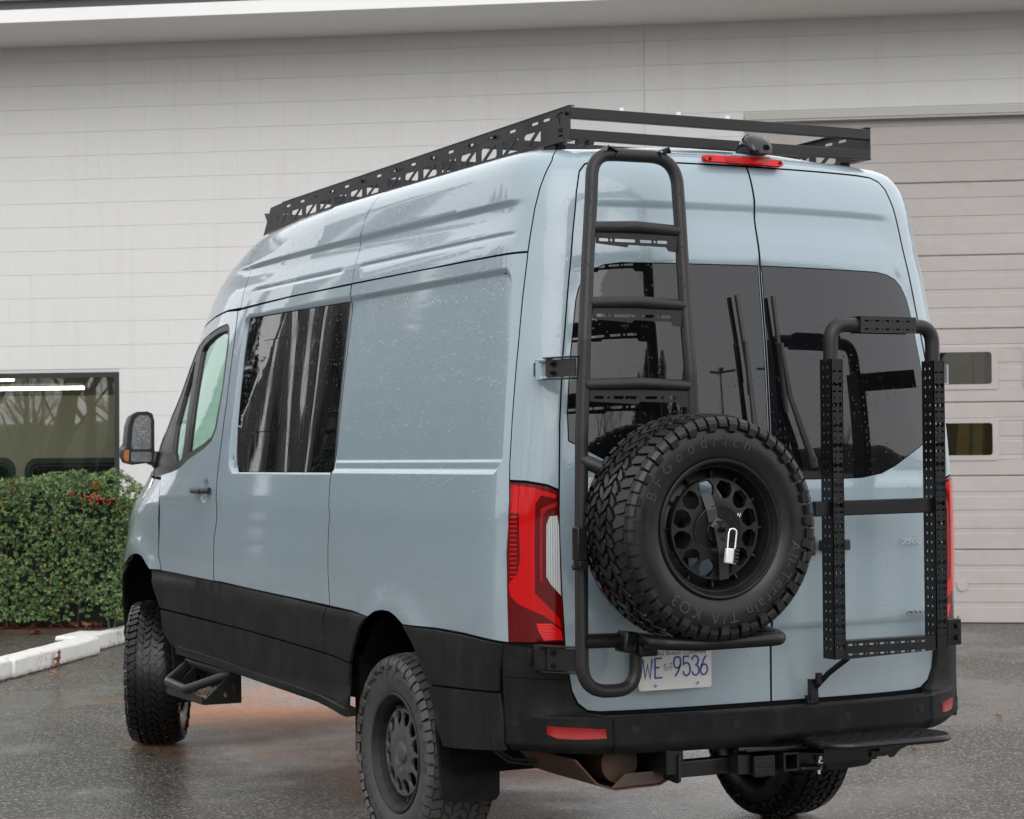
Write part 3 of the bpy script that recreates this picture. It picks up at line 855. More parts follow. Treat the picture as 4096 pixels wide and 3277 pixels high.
put_leaf(-7.36, -4.30, 0, .13, 0, 'flat brown oak leaf at the foot of the upright leaf by the kerb', .1, 0, 1.0)
put_leaf(-7.33, -3.75, 0, .10, 0, 'dark red brown leaf curled under the far end of the long kerb block', .2, .1, 2.2)
put_leaf(-7.42, -5.42, 0, .20, 0, 'large red brown oak leaf on the asphalt in front of the nearest kerb block', .0, 0, .6)
put_leaf(-8.1, -2.83, .117, .14, 1, 'orange brown oak leaf lying on the path in front of the hedge', 0, 0, .3)
put_leaf(-8.5, -2.80, .117, .19, 1, 'curled orange oak leaf at the left end of the hedge foot', .3, .1, .9)
put_leaf(-7.44, -2.3, 0, .07, 1, 'small tan leaf standing at the kerb beside the front tyre', .5, -1.2, .5)
put_leaf(-8.48, -2.66, 1.36, .11, 1, 'reddish oak leaf caught on top of the hedge at the left', .6, .3, .3)
put_leaf(-7.80, -2.78, 1.25, .12, 0, 'dark curled oak leaf caught in the upper hedge face', 1.3, .2, .3)
put_leaf(-7.60, -2.74, 1.32, .14, 1, 'pinkish oak leaf on the hedge top above the red berries', 1.0, .2, .2)
sm = [(-7.1, -3.9), (-6.95, -4.0), (-7.2, -4.6), (-6.8, -4.5), (-7.05, -5.1), (-6.6, -4.4), (-6.9, -3.6), (-7.25, -5.3), (-6.5, -5.0), (-6.75, -3.2), (-7.2, -4.95), (-6.3, -4.7),
      (-.6, -7.0), (.2, -4.2), (-.3, -5.3), (-1.1, -8.4), (.1, -6.6), (-7.0, -4.35), (-7.3, -4.8), (-6.4, -3.9)]
for i, (a, b) in enumerate(sm):
    put_leaf(a, b, 0, rng.uniform(.035, .085), [1, 2, 0][i % 3], 'small orange brown leaf scrap lying on the wet asphalt', 0, 0, rng.uniform(0, 6), .6, 'small leaf scraps on the asphalt')
for i in range(26):
    a = rng.uniform(-8.9, -7.7); o = None
    put_leaf(a, rng.uniform(-2.78, -2.5), .15 if True else 0, rng.uniform(.08, .14), 0, 'dark red leaf in the litter under the hedge', rng.uniform(-.6, .6), rng.uniform(-.6, .6), rng.uniform(0, 6), 1., 'leaf litter under the hedge')

# ================================================================== THE VAN
van = thing('camper_van', 'lifted blue grey camper van with roof rack, rear ladder, spare wheel and black cladding', 'van', (0, 0, 0))
def ip(x, T): return np.interp(x, T[0], T[1])
def table(xs, ys):
    xs = list(xs); ys = list(ys); P = [(2*xs[0]-xs[1], 2*ys[0]-ys[1])]+list(zip(xs, ys))+[(2*xs[-1]-xs[-2], 2*ys[-1]-ys[-2])]
    ox = []; oy = []
    for i in range(1, len(P)-2):
        (x0, y0), (x1, y1), (x2, y2), (x3, y3) = P[i-1:i+3]; m1 = (y2-y0)/(x2-x0); m2 = (y3-y1)/(x3-x1); h = x2-x1
        for k in range(24):
            t = k/24; ox.append(x1+t*h); oy.append((2*t**3-3*t*t+1)*y1+(t**3-2*t*t+t)*h*m1+(-2*t**3+3*t*t)*y2+(t**3-t*t)*h*m2)
    return np.array(ox+[xs[-1]]), np.array(oy+[ys[-1]])
WV = table([.3, .5, .7, 1.0, 1.34, 1.5, 1.67, 1.84, 2.19, 2.5, 2.62, 2.69, 2.75, 2.80, 2.86], [1.0, 1.015, 1.025, 1.028, 1.028, 1.018, 1.004, .987, .945, .903, .885, .868, .832, .78, .70])
ZV = table([.3, 2.5, 2.62, 2.69, 2.75, 2.80, 2.86], [.3, 2.5, 2.62, 2.685, 2.722, 2.738, 2.748])
XV = table([.3, .9, 1.5, 1.67, 1.96, 2.17, 2.3, 2.4, 2.52, 2.6, 2.68, 2.75, 2.86], [-1.258, -1.262, -1.268, -1.266, -1.248, -1.225, -1.211, -1.195, -1.18, -1.16, -1.125, -1.07, -.95])
US = [0, .35, .602, .838, .938, 1.023, 1.135, 1.415]
PX = table(US, [0, .015, .045, .10, .145, .21, .32, .6]); PF = table(US, [0, .35, .6, .83, .92, .975, .995, 1.])
U0 = -2.085
FG = table([0, .06, .15, .3, .47, .67, .97, 1.27, 1.67, 2.1], [0, .38, .6, .74, .833, .895, .947, .975, .993, 1.0])
XE = table([.3, .6, 1.0, 1.23, 1.34, 1.42, 1.53, 1.69, 1.79, 1.94, 2.13, 2.29, 2.45, 2.54, 2.6, 2.68, 2.73, 2.79, 2.86], [4.60, 4.66, 4.65, 4.6, 4.5, 4.35, 4.18, 4.05, 3.94, 3.78, 3.62, 3.475, 3.33, 3.18, 3.03, 2.8, 2.6, 2.35, 2.0])
def S(u, v):
    u = np.asarray(u, float); v = np.asarray(v, float)
    m = u < U0; u = np.where(m, 2*U0-u, u)
    w = ip(v, WV); z = ip(v, ZV); s = np.clip(u-U0, 0, 1.415); rear = u < -.67; xr = ip(v, XV)
    xR = xr+ip(s, PX); k = np.clip((u+.67)/1.0, 0, 1); xS = u+((xr+.6)+.67)*(1-k)**2
    x = np.where(rear, xR, xS); fr = np.where(rear, ip(s, PF), 1.0)
    fr = fr*np.where(u > 1.0, ip(np.clip(ip(v, XE)-u, 0, 2.1), FG), 1.0)
    y = w*fr*np.where(m, -1, 1)
    return np.stack([x, y, z], -1)
def sst(x, a, b): t = np.clip((x-a)/(b-a), 0, 1); return t*t*(3-2*t)
def bodymap(disp=None, mirror=False):
    """body skin: u runs round the van (rear centre U0 -> nose), v up; disp = pressings, outwards positive"""
    def f(u, v, off):
        u = np.asarray(u, float); v = np.asarray(v, float)
        P = S(u, v); h = np.asarray(off, float)+np.zeros_like(u)
        if disp is not None: h = h+disp(np.where(u < U0, 2*U0-u, u), v)
        if disp is not None or np.any(h != 0):
            e = 3e-3
            n = -np.cross(S(u+e, v)-S(u-e, v), S(u, v+e)-S(u, v-e)); n /= np.maximum(np.linalg.norm(n, axis=-1), 1e-9)[..., None]
            P = P+n*h[..., None]
        if mirror: P = P*np.array([1, -1, 1])
        return P
    return f
KL = [(3.184, .999), (2.73, .998), (2.13, .988), (1.555, .977), (1.05, .967), (.59, .956), (.33, .951), (.10, .941), (-.241, .933), (-.545, .937), (-.77, .935), (-1.07, .923), (-1.17, .908), (-1.275, .903)]
def kv(u): q = sorted(KL); return float(np.interp(u, [a for a, _ in q], [b for _, b in q]))
K2 = [(2.95, .803), (2.15, .792), (1.56, .783), (1.06, .769), (.6, .755), (.30, .738)]
def k2v(u): q = sorted(K2); return float(np.interp(u, [a for a, _ in q], [b for _, b in q]))
ARC = [(.335, .53), (.33, .64), (.305, .744), (.273, .80), (.204, .894), (.121, .941), (.05, .966), (-.025, .977), (-.10, .976), (-.155, .965), (-.241, .933), (-.327, .875), (-.41, .802), (-.478, .722), (-.52, .62), (-.53, .52)]
def arcpart(u1, u0):
    return [p for p in ARC if u0 <= p[0] <= u1]
ARF = [(2.66, .60), (2.80, .63), (2.90, .68), (2.95, .80), (3.0, .84), (3.093, .915), (3.2, 1.005), (3.34, 1.060), (3.43, 1.072), (3.53, 1.068), (3.69, 1.049), (3.855, 1.006), (3.98, .94), (4.08, .83), (4.15, .725), (4.20, .62)]
SA = [(.585, .957), (.604, 1.10), (.610, 1.20), (.606, 1.28), (.594, 1.35), (.594, 1.41), (.598, 1.54), (.585, 1.83), (.577, 2.09), (.569, 2.28), (.561, 2.336)]
SAT = [(.561, 2.336), (.558, 2.39), (.538, 2.54), (.502, 2.61), (.43, 2.70), (.38, 2.76), (.36, 2.84)]
B1 = [(2.13, .988), (2.13, 1.2), (2.10, 1.27), (2.092, 1.35), (2.098, 1.49), (2.075, 1.7), (2.062, 1.86), (2.069, 2.17), (2.085, 2.322)]
B2 = [(2.004, .989), (2.024, 1.2), (2.02, 1.29), (2.013, 1.5), (2.018, 1.8), (2.026, 2.12), (2.041, 2.322)]
CS = [(-1.07, 1.5), (-1.066, 1.56), (-1.066, 1.714), (-1.071, 1.921), (-1.083, 2.154), (-1.096, 2.332), (-1.11, 2.45), (-1.116, 2.5), (-1.134, 2.57), (-1.155, 2.62), (-1.187, 2.68), (-1.2, 2.76), (-1.2, 2.84)]
CT = [(-1.075, .922), (-1.069, 1.15), (-1.066, 1.245), (-1.074, 1.34), (-1.075, 1.43), (-1.07, 1.5)]
DG = [(-1.40, .667), (-1.355, .673), (-1.319, .701), (-1.297, .748), (-1.289, .80), (-1.275, .913), (-1.265, 1.107), (-1.252, 1.468), (-1.243, 1.70), (-1.244, 1.955), (-1.258, 2.225), (-1.272, 2.431), (-1.281, 2.556), (-1.297, 2.635), (-1.323, 2.666), (-1.37, 2.683), (-1.45, 2.687)]
JT = [(-1.096, 2.332), (-.93, 2.333), (-.13, 2.336), (.561, 2.336)]
def rr_sdf(u, v, x0, y0, x1, y1, r):
    cx, cy = (x0+x1)/2, (y0+y1)/2; qx = np.abs(u-cx)-(x1-x0)/2+r; qy = np.abs(v-cy)-(y1-y0)/2+r
    return np.minimum(np.maximum(qx, qy), 0)+np.hypot(np.maximum(qx, 0), np.maximum(qy, 0))-r
def flare(u, v):
    r1 = np.hypot(u+.08, v-.50); r2 = np.hypot((u-3.6)*.85, v-.5)
    return .022*np.exp(-((r1-.47)/.085)**2)+.022*np.exp(-((r2-.58)/.10)**2)
def belt(u, v): return -.006*sst(v, 1.38, 1.34)*(1)+.006*sst(v, 1.3, 1.05)
def d_side(u, v):
    d = rr_sdf(u, v, -1.022, 1.522, 1.945, 2.285, .07)
    rec = -.017*(sst(-d, 0, .022))
    step = -.004*sst(v, 1.572, 1.58)*(d < 0)
    return rec+step+flare(u, v)+belt(u, v)
def d_roof(u, v):
    fade = sst(u, -1.12, -.95)*sst(u, 2.75, 2.05)
    A = -.011*sst(v, 2.545-.008*(u < -.5), 2.520)*fade*sst(v, 2.405, 2.50)
    cb = 2.405; Bc = -.007*np.exp(-((v-cb)/.007)**2)*sst(u, -1.05, -1.0)*sst(u, .52, .44)
    Dc = -.006*np.exp(-((v-cb)/.008)**2)*sst(u, .66, .74)*sst(u, 1.92, 1.80)
    return A+Bc+Dc
def d_door(u, v):
    d = np.hypot((u-2.28), (v-1.432)*.95)
    return flare(u, v)+belt(u, v)-.022*sst(d, .062, .028)
def both(name, outline, m, disp=None, holes=(), label=None, **k):
    if m is PAINT: k.setdefault('thick', .0045)
    a = sheet(name, outline, bodymap(disp), m, van, holes=holes, **k)
    kk = dict(k); kk['h'] = max(.09, k.get('h', .05)*1.6); kk.pop('dense', None)
    b = sheet(name, outline, bodymap(disp, True), m, van, holes=holes, **kk)
    return a, b
GAP = .0018
# main steel panels
side = SA+JT[::-1]+CS[:6][::-1]+CT[::-1]+[(-.77, .935), (-.545, .937), (-.241, .933)]+arcpart(.13, -.2)[::-1]+[(.33, .951)]
both('side_panel', side, PAINT, d_side, h=.04, gap=GAP, dense=lambda u, v: (np.abs(rr_sdf(u, v, -1.022, 1.522, 1.945, 2.285, .07)+.011) < .024)|(np.abs(v-1.575) < .012), hd=.009)
dense_roof = lambda u, v: (np.abs(v-2.533) < .028)|(np.abs(v-2.405) < .022)
both('roof_side_panel', [(-1.096, 2.337), (.561, 2.340)]+SAT[1:]+CS[6:][::-1], PAINT, d_roof, h=.04, gap=GAP, dense=dense_roof, hd=.010)
both('roof_side_panel', [(.561, 2.340), (1.3, 2.338), (2.035, 2.331), (2.027, 2.52), (2.06, 2.60), (2.097, 2.66), (2.10, 2.75), (2.05, 2.84)]+SAT[1:][::-1], PAINT, d_roof, h=.04, gap=GAP, dense=dense_roof, hd=.010)
fe = lambda v: float(np.interp(v, XE[0], XE[1]))-.42
both('roof_corner_panel', [(2.041, 2.333), (2.28, 2.337), (2.555, 2.322), (2.863, 2.291), (2.983, 2.236), (3.08, 2.14), (3.2, 1.99), (3.3, 1.86), (3.42, 1.71), (3.5, 1.61), (3.56, 1.545)]+[(fe(v), v) for v in (1.56, 1.69, 1.79, 1.94, 2.13, 2.29, 2.45, 2.54, 2.6, 2.68, 2.72)]+[(2.10, 2.75), (2.097, 2.66), (2.06, 2.60), (2.027, 2.52)], PAINT, d_roof, h=.04, gap=GAP, dense=lambda u, v: (np.abs(v-2.533) < .028) & (u < 2.8), hd=.012)
WINO = [(.600, 2.266), (.600, 1.528), (1.78, 1.526), (1.83, 1.54), (1.86, 1.57), (1.878, 1.62), (1.895, 1.74), (1.908, 1.93), (1.925, 2.20), (1.915, 2.25), (1.88, 2.274)]
both('side_panel', [(.595, .958), (1.05, .967), (1.555, .977)]+B2+[(1.3, 2.334), (.568, 2.335)]+[(u+.003, v) for u, v in SA[::-1][1:]], PAINT, d_side, holes=[WINO], h=.045, gap=GAP, dense=lambda u, v: (np.abs(rr_sdf(u, v, -1.022, 1.522, 1.945, 2.285, .07)+.011) < .024), hd=.011)
both('door_pillar', B2[::-1]+B1, PAINT, lambda u, v: -.002+belt(u, v), h=.04, gap=GAP)
FW = [(2.179, 2.228), (2.204, 2.255), (2.257, 2.266), (2.391, 2.258), (2.585, 2.237), (2.738, 2.216), (2.858, 2.188), (2.935, 2.145), (3.03, 2.065), (3.15, 1.93), (3.24, 1.83), (3.38, 1.68), (3.46, 1.575), (3.44, 1.505), (3.35, 1.492), (3.12, 1.507), (2.92, 1.523), (2.775, 1.54), (2.616, 1.587), (2.345, 1.643), (2.238, 1.678), (2.175, 1.737), (2.14, 1.96), (2.153, 2.166)]
DOORO = B1+[(2.28, 2.33), (2.555, 2.316), (2.863, 2.285), (2.983, 2.229), (3.08, 2.132), (3.2, 1.982), (3.3, 1.852), (3.42, 1.70), (3.5, 1.60), (3.55, 1.53), (3.47, 1.497), (3.145, 1.494), (3.137, 1.47), (3.104, 1.419), (3.072, 1.30), (3.062, 1.2), (3.06, 1.088), (2.995, 1.0)]+[(2.73, .998)]
fdoors = both('front_door', DOORO, PAINT, d_door, holes=[FW], h=.04, gap=GAP, dense=lambda u, v: np.hypot(u-2.28, v-1.432) < .09, hd=.012)
both('front_wing', [(3.003, 1.003), (3.066, 1.088), (3.068, 1.2), (3.078, 1.30), (3.110, 1.419), (3.143, 1.48), (3.47, 1.488), (3.60, 1.525), (fe(1.53), 1.53), (fe(1.42), 1.42), (fe(1.34), 1.34), (fe(1.23), 1.23), (fe(1.1), 1.1), (fe(1.0), 1.0)]+[p for p in ARF if 3.15 < p[0] < 3.9][::-1]+[(3.184, 1.0)], PAINT, flare, h=.045, gap=GAP)
# rear frame: corner pillars and header (left and right in one pressing)
tailtop = [(-1.25, 1.466), (-1.206, 1.485), (-1.133, 1.498)]
def mirr(P): return [(2*U0-u, v) for u, v in P][::-1]
RFin = [(-1.25, 1.47)]+[p for p in DG if p[1] > 1.475]
def order_rf():
    A = [(-1.07, 1.503), (-1.133, 1.500), (-1.206, 1.487), (-1.252, 1.468)]+RFin[1:]
    out_l = CS[1:-1]+[(-1.2, 2.835)]
    return A+mirr(A)+[(2*U0-u, v) for u, v in out_l]+out_l[::-1]
sheet('rear_frame', order_rf(), bodymap(lambda u, v: np.zeros_like(u)), PAINT, van, h=.035, gap=GAP+.0014, thick=.0045)
# rear doors
def door_out(n=0):
    C0 = U0+.0015
    return [(C0, .669)]+[(-1.55, .667)]+DG[:-1]+[(-1.45, 2.686), (C0, 2.687)]
RG = [(-2.075, 2.297), (-1.755, 2.296), (-1.467, 2.295), (-1.40, 2.286), (-1.355, 2.27), (-1.325, 2.245), (-1.300, 2.20), (-1.290, 2.15), (-1.275, 1.95), (-1.272, 1.75), (-1.280, 1.645), (-1.324, 1.622), (-1.40, 1.585), (-1.48, 1.545), (-1.56, 1.515), (-1.66, 1.499), (-1.80, 1.496), (-2.075, 1.496)]
def d_rdoor(u, v):
    uu = u
    cre = -.012*sst(v, 2.530, 2.500)*sst(uu, -1.28, -1.42)*sst(v, 2.36, 2.48)
    low = -.010*sst(v, .955, .925)*sst(uu, -1.30, -1.38)
    pocket = -.012*sst(rr_sdf(uu, v, -2.0, 1.13, -1.70, 1.26, .02)*-1, 0, .012)
    bez = -.006*sst(rr_sdf(uu, v, -2.3, 1.488, -1.262, 2.306, .1)*-1, -.004, .008)
    return cre+low+bez+pocket*0-.002
rdm = lambda m: bodymap(d_rdoor, m)
rdoors = []
for m_ in (False, True):
    dd = sheet('rear_door', door_out(), rdm(m_), PAINT, van, holes=[RG], h=.035, gap=GAP+.0014, thick=.0045, dense=lambda u, v: (np.abs(v-2.515) < .03)|(np.abs(v-.94) < .03), hd=.012)
    dd['label'] = 'rear door behind the cargo carrier rails' if m_ else 'rear door carrying the ladder and the spare wheel'
    g_ = sheet('rear_window', RG, bodymap(lambda u, v: np.full_like(u, -.007), m_), REARG, dd, h=.05, gap=.001, thick=.004)
    rdoors.append(dd)
# centre seam seal
# cladding
PL = PLAST
def d_clad(u, v): return .004+.35*flare(u, v)+.016*sst(v, .99, .925)+.010*sst(v, .62, .575)-.006*sst(v, .56, .54)
def strip(u1, u0, top, bot, n=8):
    us = np.linspace(u1, u0, n); return [(float(u), top(u)) for u in us]+[(float(u), bot(u)) for u in us[::-1]]
cb = lambda u: float(np.interp(u, [.3, .35, .7, 1.4, 2.08, 2.67], [.52, .53, .56, .58, .60, .61]))-.012
both('door_cladding', [(2.135, .985), (2.73, .995), (3.178, .996), (3.09, .912), (3.0, .842), (2.953, .806), (2.15, .795), (2.175, .86), (2.178, .94)], PL, d_clad, h=.05, gap=GAP)
both('pillar_cladding', [(2.13, .985), (2.172, .94), (2.169, .86), (2.143, .795), (2.025, .793), (2.05, .86), (2.052, .95), (2.01, .983)], PL, d_clad, h=.05, gap=GAP)
both('side_cladding', [(2.004, .983), (2.046, .95), (2.044, .86), (2.018, .791)]+[(u, k2v(u)+.001) for u in (1.56, 1.06, .61)]+[(.628, .88), (.592, .95)]+[(1.05, .963), (1.555, .973)], PL, d_clad, h=.05, gap=GAP)
both('side_cladding', [(.586, .95), (.622, .88), (.604, .756), (.45, .748), (.306, .74)]+arcpart(.28, .12)+[(.33, .947)], PL, d_clad, h=.05, gap=GAP)
both('sill_cladding', [(2.95, .797), (2.15, .787), (2.10, .70), (2.07, cb(2.07)), (2.66, cb(2.66)), (2.80, .63), (2.90, .68)], PL, d_clad, h=.05, gap=GAP)
both('sill_cladding', [(2.143, .787), (1.56, .779), (1.06, .765), (.60, .751), (.306, .734), (.33, .64), (.338, cb(.33)), (.7, cb(.7)), (1.4, cb(1.4)), (2.062, cb(2.07)), (2.093, .70)], PL, d_clad, h=.05, gap=GAP)
for a_ in both('sill_lip', strip(2.66, .34, lambda u: cb(u)+.030, lambda u: cb(u)-.004), PL, lambda u, v: d_clad(u, v)+.012, h=.05, thick=.05): pass
both('rear_cladding', [(-.245, .930), (-.33, .873), (-.412, .80), (-.480, .722), (-.77, .733), (-1.04, .745), (-1.045, .81), (-1.062, .917), (-.77, .930), (-.545, .932)], PL, d_clad, h=.05, gap=GAP)
both('rear_cladding', [(-.482, .716), (-.77, .728), (-1.04, .740), (-1.055, .65), (-1.06, .535), (-.9, .52), (-.68, .50), (-.60, .50), (-.55, .60)], PL, d_clad, h=.05, gap=GAP, thick=.03)
both('front_cladding', [(3.87, .998), (3.98, .935), (4.08, .825), (4.15, .72), (4.19, .62), (4.19, .5), (4.225, .5), (4.24, .62), (fe(.8), .8), (fe(1.), .995)], PL, d_clad, h=.05, gap=.001)
# rear bumper
def d_bump(u, v):
    rear = sst(u, -1.13, -1.42)
    mid = sst(v, .675, .655)
    lipc = .010*sst(v, .60, .57)
    curl = -.05*sst(v, .56, .515)
    side_ = .004+.010*sst(u, -1.15, -1.06)
    corner = .006*sst(u, -1.05, -1.2)*sst(v, .93, .78)
    swell = .006*sst(u, -1.05, -1.2)*sst(v, .74, .66)
    return side_+corner+swell*(1-rear)+rear*.088*mid*1.0+rear*.012*(1-mid)+lipc+curl-.004*sst(v, .655, .64)*0
btop = [(-1.052, .915), (-1.17, .903), (-1.268, .896), (-1.282, .80), (-1.290, .748), (-1.312, .697), (-1.35, .668), (-1.40, .660), (-1.60, .660)]
bum = btop+[(2*U0-u, v) for u, v in btop[::-1]]+[(2*U0+1.068, .535), (2*U0+1.2, .53), (2*U0+1.4, .525), (U0, .520), (-1.4, .525), (-1.2, .53), (-1.068, .535)]
bumper = sheet('rear_bumper', bum, bodymap(d_bump), PL, van, h=.035, thick=.05, dense=lambda u, v: np.abs(v-.665) < .018, hd=.010)
def brefl(uv, name, m, d0=.004, h=.03, thick=.01, parent=None): return sheet(name, uv, bodymap(lambda u, v: d_bump(u, v)+d0), m, parent or van, h=h, thick=thick)
SENS = mat('sensor_black', (.012, .012, .013), .3, 0, .3)
RB = [(-1.205, .628), (-1.30, .624), (-1.388, .620), (-1.390, .588), (-1.30, .584), (-1.235, .586), (-1.205, .600)]
brefl(RB, 'rear_reflector', REDR, .004); brefl([(2*U0-u-(.05 if u < -1.35 else 0), v) for u, v in RB], 'rear_reflector', REDR, .004)
for u, v in ((-1.10, .636), (-1.49, .615), (-1.873, .613), (2*U0+1.82, .613), (2*U0+1.47, .615), (2*U0+1.10, .636)):
    brefl(circ(u, v, .0155, 14), 'parking_sensor', SENS, .003, h=.01)
# bumper joints
for u in (-1.415, 2*U0+1.415):
    brefl([(u-.003, .655), (u+.003, .655), (u+.004, .535), (u-.002, .535)], 'bumper_seam', SHELL, .0012, thick=.002)
brefl([(-1.062, .803), (-1.17, .797), (-1.27, .792), (-1.27, .788), (-1.17, .793), (-1.062, .799)], 'bumper_seam', SHELL, .0012, thick=.002)
# tail lights
TLO = [(-1.078, .925), (-1.072, 1.15), (-1.070, 1.245), (-1.077, 1.34), (-1.078, 1.43), (-1.074, 1.496), (-1.133, 1.493), (-1.206, 1.481), (-1.247, 1.462), (-1.255, 1.336), (-1.264, 1.107), (-1.270, .925)]
def lamp(mirror):
    t = sheet('tail_light', TLO, bodymap(lambda u, v: np.full_like(u, .004), mirror), DRED, van, h=.03, thick=.03)
    mp = lambda o: bodymap(lambda u, v: np.full_like(u, .004+o), mirror)
    sheet('light_band', [(-1.082, 1.488), (-1.16, 1.477), (-1.24, 1.452), (-1.24, 1.437), (-1.19, 1.449), (-1.172, 1.42), (-1.172, 1.10), (-1.205, 1.065), (-1.255, 1.01), (-1.262, .975), (-1.20, 1.02), (-1.115, 1.06), (-1.085, 1.09), (-1.079, 1.13), (-1.112, 1.17), (-1.122, 1.22), (-1.116, 1.385), (-1.085, 1.388)], mp(.0015), REDL, t, h=.03, thick=.002)
    sheet('brake_lens', [(-1.176, .992), (-1.225, .992), (-1.262, .965), (-1.265, .932), (-1.202, .930), (-1.184, .963)], mp(.0015), REDB, t, h=.02, thick=.002)
    sheet('reversing_lens', [(-1.249, 1.376), (-1.222, 1.374), (-1.212, 1.345), (-1.212, 1.158), (-1.226, 1.131), (-1.262, 1.09), (-1.259, 1.2), (-1.255, 1.336)], mp(.0015), CLRL, t, h=.02, thick=.002)
    for k in range(15):
        z = 1.375-k*.0165; sheet('reflector_rib', [(-1.084, z), (-1.110, z), (-1.110, z-.006), (-1.084, z-.006)], mp(.002), REDL, t, h=.03, thick=.001)
    sheet('amber_strip', [(-1.19, 1.40), (-1.205, 1.41), (-1.245, 1.425), (-1.245, 1.41), (-1.21, 1.395), (-1.198, 1.37), (-1.198, 1.14), (-1.19, 1.14)], mp(.0015), lens_mat('red_lens_deep', (.3, .008, .01), .1), t, h=.03, thick=.002)
    return t
lamp(False); lamp(True)
# side window
def sidewin(mirror):
    g = sheet('side_window', WINO, bodymap(lambda u, v: np.full_like(u, -.0165), mirror), GLD, van, h=.06, hb=.04, gap=.0025, thick=.012)
    s = sheet('window_slider', rrect(1.312, 1.718, 1.662, 2.150, .035, 5), bodymap(lambda u, v: np.full_like(u, -.0138), mirror), GLD, g, h=.08, hb=.04, thick=.003)
    q = rrect(1.308, 1.714, 1.666, 2.154, .038, 5)
    sheet('slider_groove', q, bodymap(lambda u, v: np.full_like(u, -.0158), mirror), SHELL, g, holes=[rrect(1.313, 1.719, 1.661, 2.149, .034, 5)], h=.2, hb=.03, thick=.001)
sidewin(False); sidewin(True)
# cab window with rubber frame, division bar and mirror triangle
MAING = [(2.19, 2.10), (2.20, 2.205), (2.23, 2.232), (2.391, 2.228), (2.56, 2.208), (2.70, 2.180), (2.742, 2.155), (2.715, 2.0), (2.672, 1.771), (2.668, 1.618), (2.60, 1.625), (2.36, 1.672), (2.26, 1.70), (2.215, 1.74), (2.175, 1.95)]
QTRG = [(2.868, 2.105), (2.905, 2.102), (2.96, 2.03), (3.00, 1.93), (3.015, 1.777), (2.97, 1.63), (2.90, 1.575), (2.82, 1.578), (2.755, 1.592), (2.745, 1.66), (2.752, 1.746), (2.81, 1.987)]
BF = mat('window_rubber', (.02, .019, .019), .42)
for m_, dd in zip((False, True), fdoors):
    sheet('window_frame', FW, bodymap(lambda u, v: np.full_like(u, -.004), m_), BF, dd, holes=[MAING, QTRG], h=.05, gap=.001, thick=.03)
    sheet('window_pane', MAING, bodymap(lambda u, v: np.full_like(u, -.018), m_), GLC, dd, h=.08, gap=-.004, thick=.001)
    sheet('quarter_pane', QTRG, bodymap(lambda u, v: np.full_like(u, -.018), m_), GLC, dd, h=.08, gap=-.004, thick=.001)
    sg = -1 if m_ else 1
    yb = 1.022
    hm = MB(); hm.tube(arc([(2.172, sg*(yb+.012), 1.432), (2.20, sg*(yb+.030), 1.433), (2.38, sg*(yb+.030), 1.431), (2.402, sg*(yb+.012), 1.431)], .02), .017, 10)
    h_ = hm.build('door_handle', mat('handle_black', (.03, .03, .032), .4), dd)
    hm = MB(); hm.cyl((2.225, sg*(yb+.028), 1.430), (2.225, sg*(yb+.049), 1.430), .010, 12); hm.build('lock_barrel', DARKM, h_)
# front end: bumper, bonnet, windscreen and roof brow as one closed surface in bands
def front_band(name, v0, v1, m, nv=8, tl=1., dout=.0):
    FGx, FGy = FG; k = np.searchsorted(FGx, .42); f0 = float(np.interp(.42, FGx, FGy))
    T = np.linspace(-tl, tl, 33); VV = np.linspace(v0, v1, nv); V = []
    for v in VV:
        fr = np.abs(T)*f0; dd_ = np.interp(fr, FGy[:k+30], FGx[:k+30]); x = ip(v, XE)-dd_+dout; y = ip(v, WV)*fr*np.sign(T); z = ip(v, ZV)
        V += [(float(a), float(b), float(z)) for a, b in zip(x, y)]
    n = len(T); F = [(i*n+j, i*n+j+1, (i+1)*n+j+1, (i+1)*n+j) for i in range(nv-1) for j in range(n-1)]
    return link(name, mesh(name, V, F, True), m, van)
front_band('front_bumper', .5, .985, PL); front_band('bonnet', .99, 1.52, PAINT, 10)
ws = front_band('windscreen', 1.53, 2.27, GLW, 10, .97); front_band('roof_brow', 2.28, 2.75, PAINT, 10)
gm = MB(); gm.box((4.66, 0, .98), (.04, 1.1, .24)); gm.build('grille', SHELL, van, False, .02)
# roof skin
us = np.linspace(-2.085, 2.0, 60); Lp = S(us, np.full_like(us, 2.835)); V = []; nt_ = 15
for p in Lp:
    for j in range(nt_):
        t = j/(nt_-1); V.append((p[0], p[1]*(1-2*t), p[2]-.001+.03*(1-(1-2*t)**2)*min(1, abs(p[1])/.5)))
F = [(i*nt_+j, i*nt_+j+1, (i+1)*nt_+j+1, (i+1)*nt_+j) for i in range(len(us)-1) for j in range(nt_-1)]
link('roof_skin', mesh('roof_skin', V, F, True), PAINT, van)
fm = MB(); fm.add([(2.0, -.66, 2.735), (2.0, .66, 2.735), (2.9, .50, 2.56), (2.9, -.50, 2.56)], [(0, 1, 2, 3)]); fm.build('roof_front', PAINT, van, False)
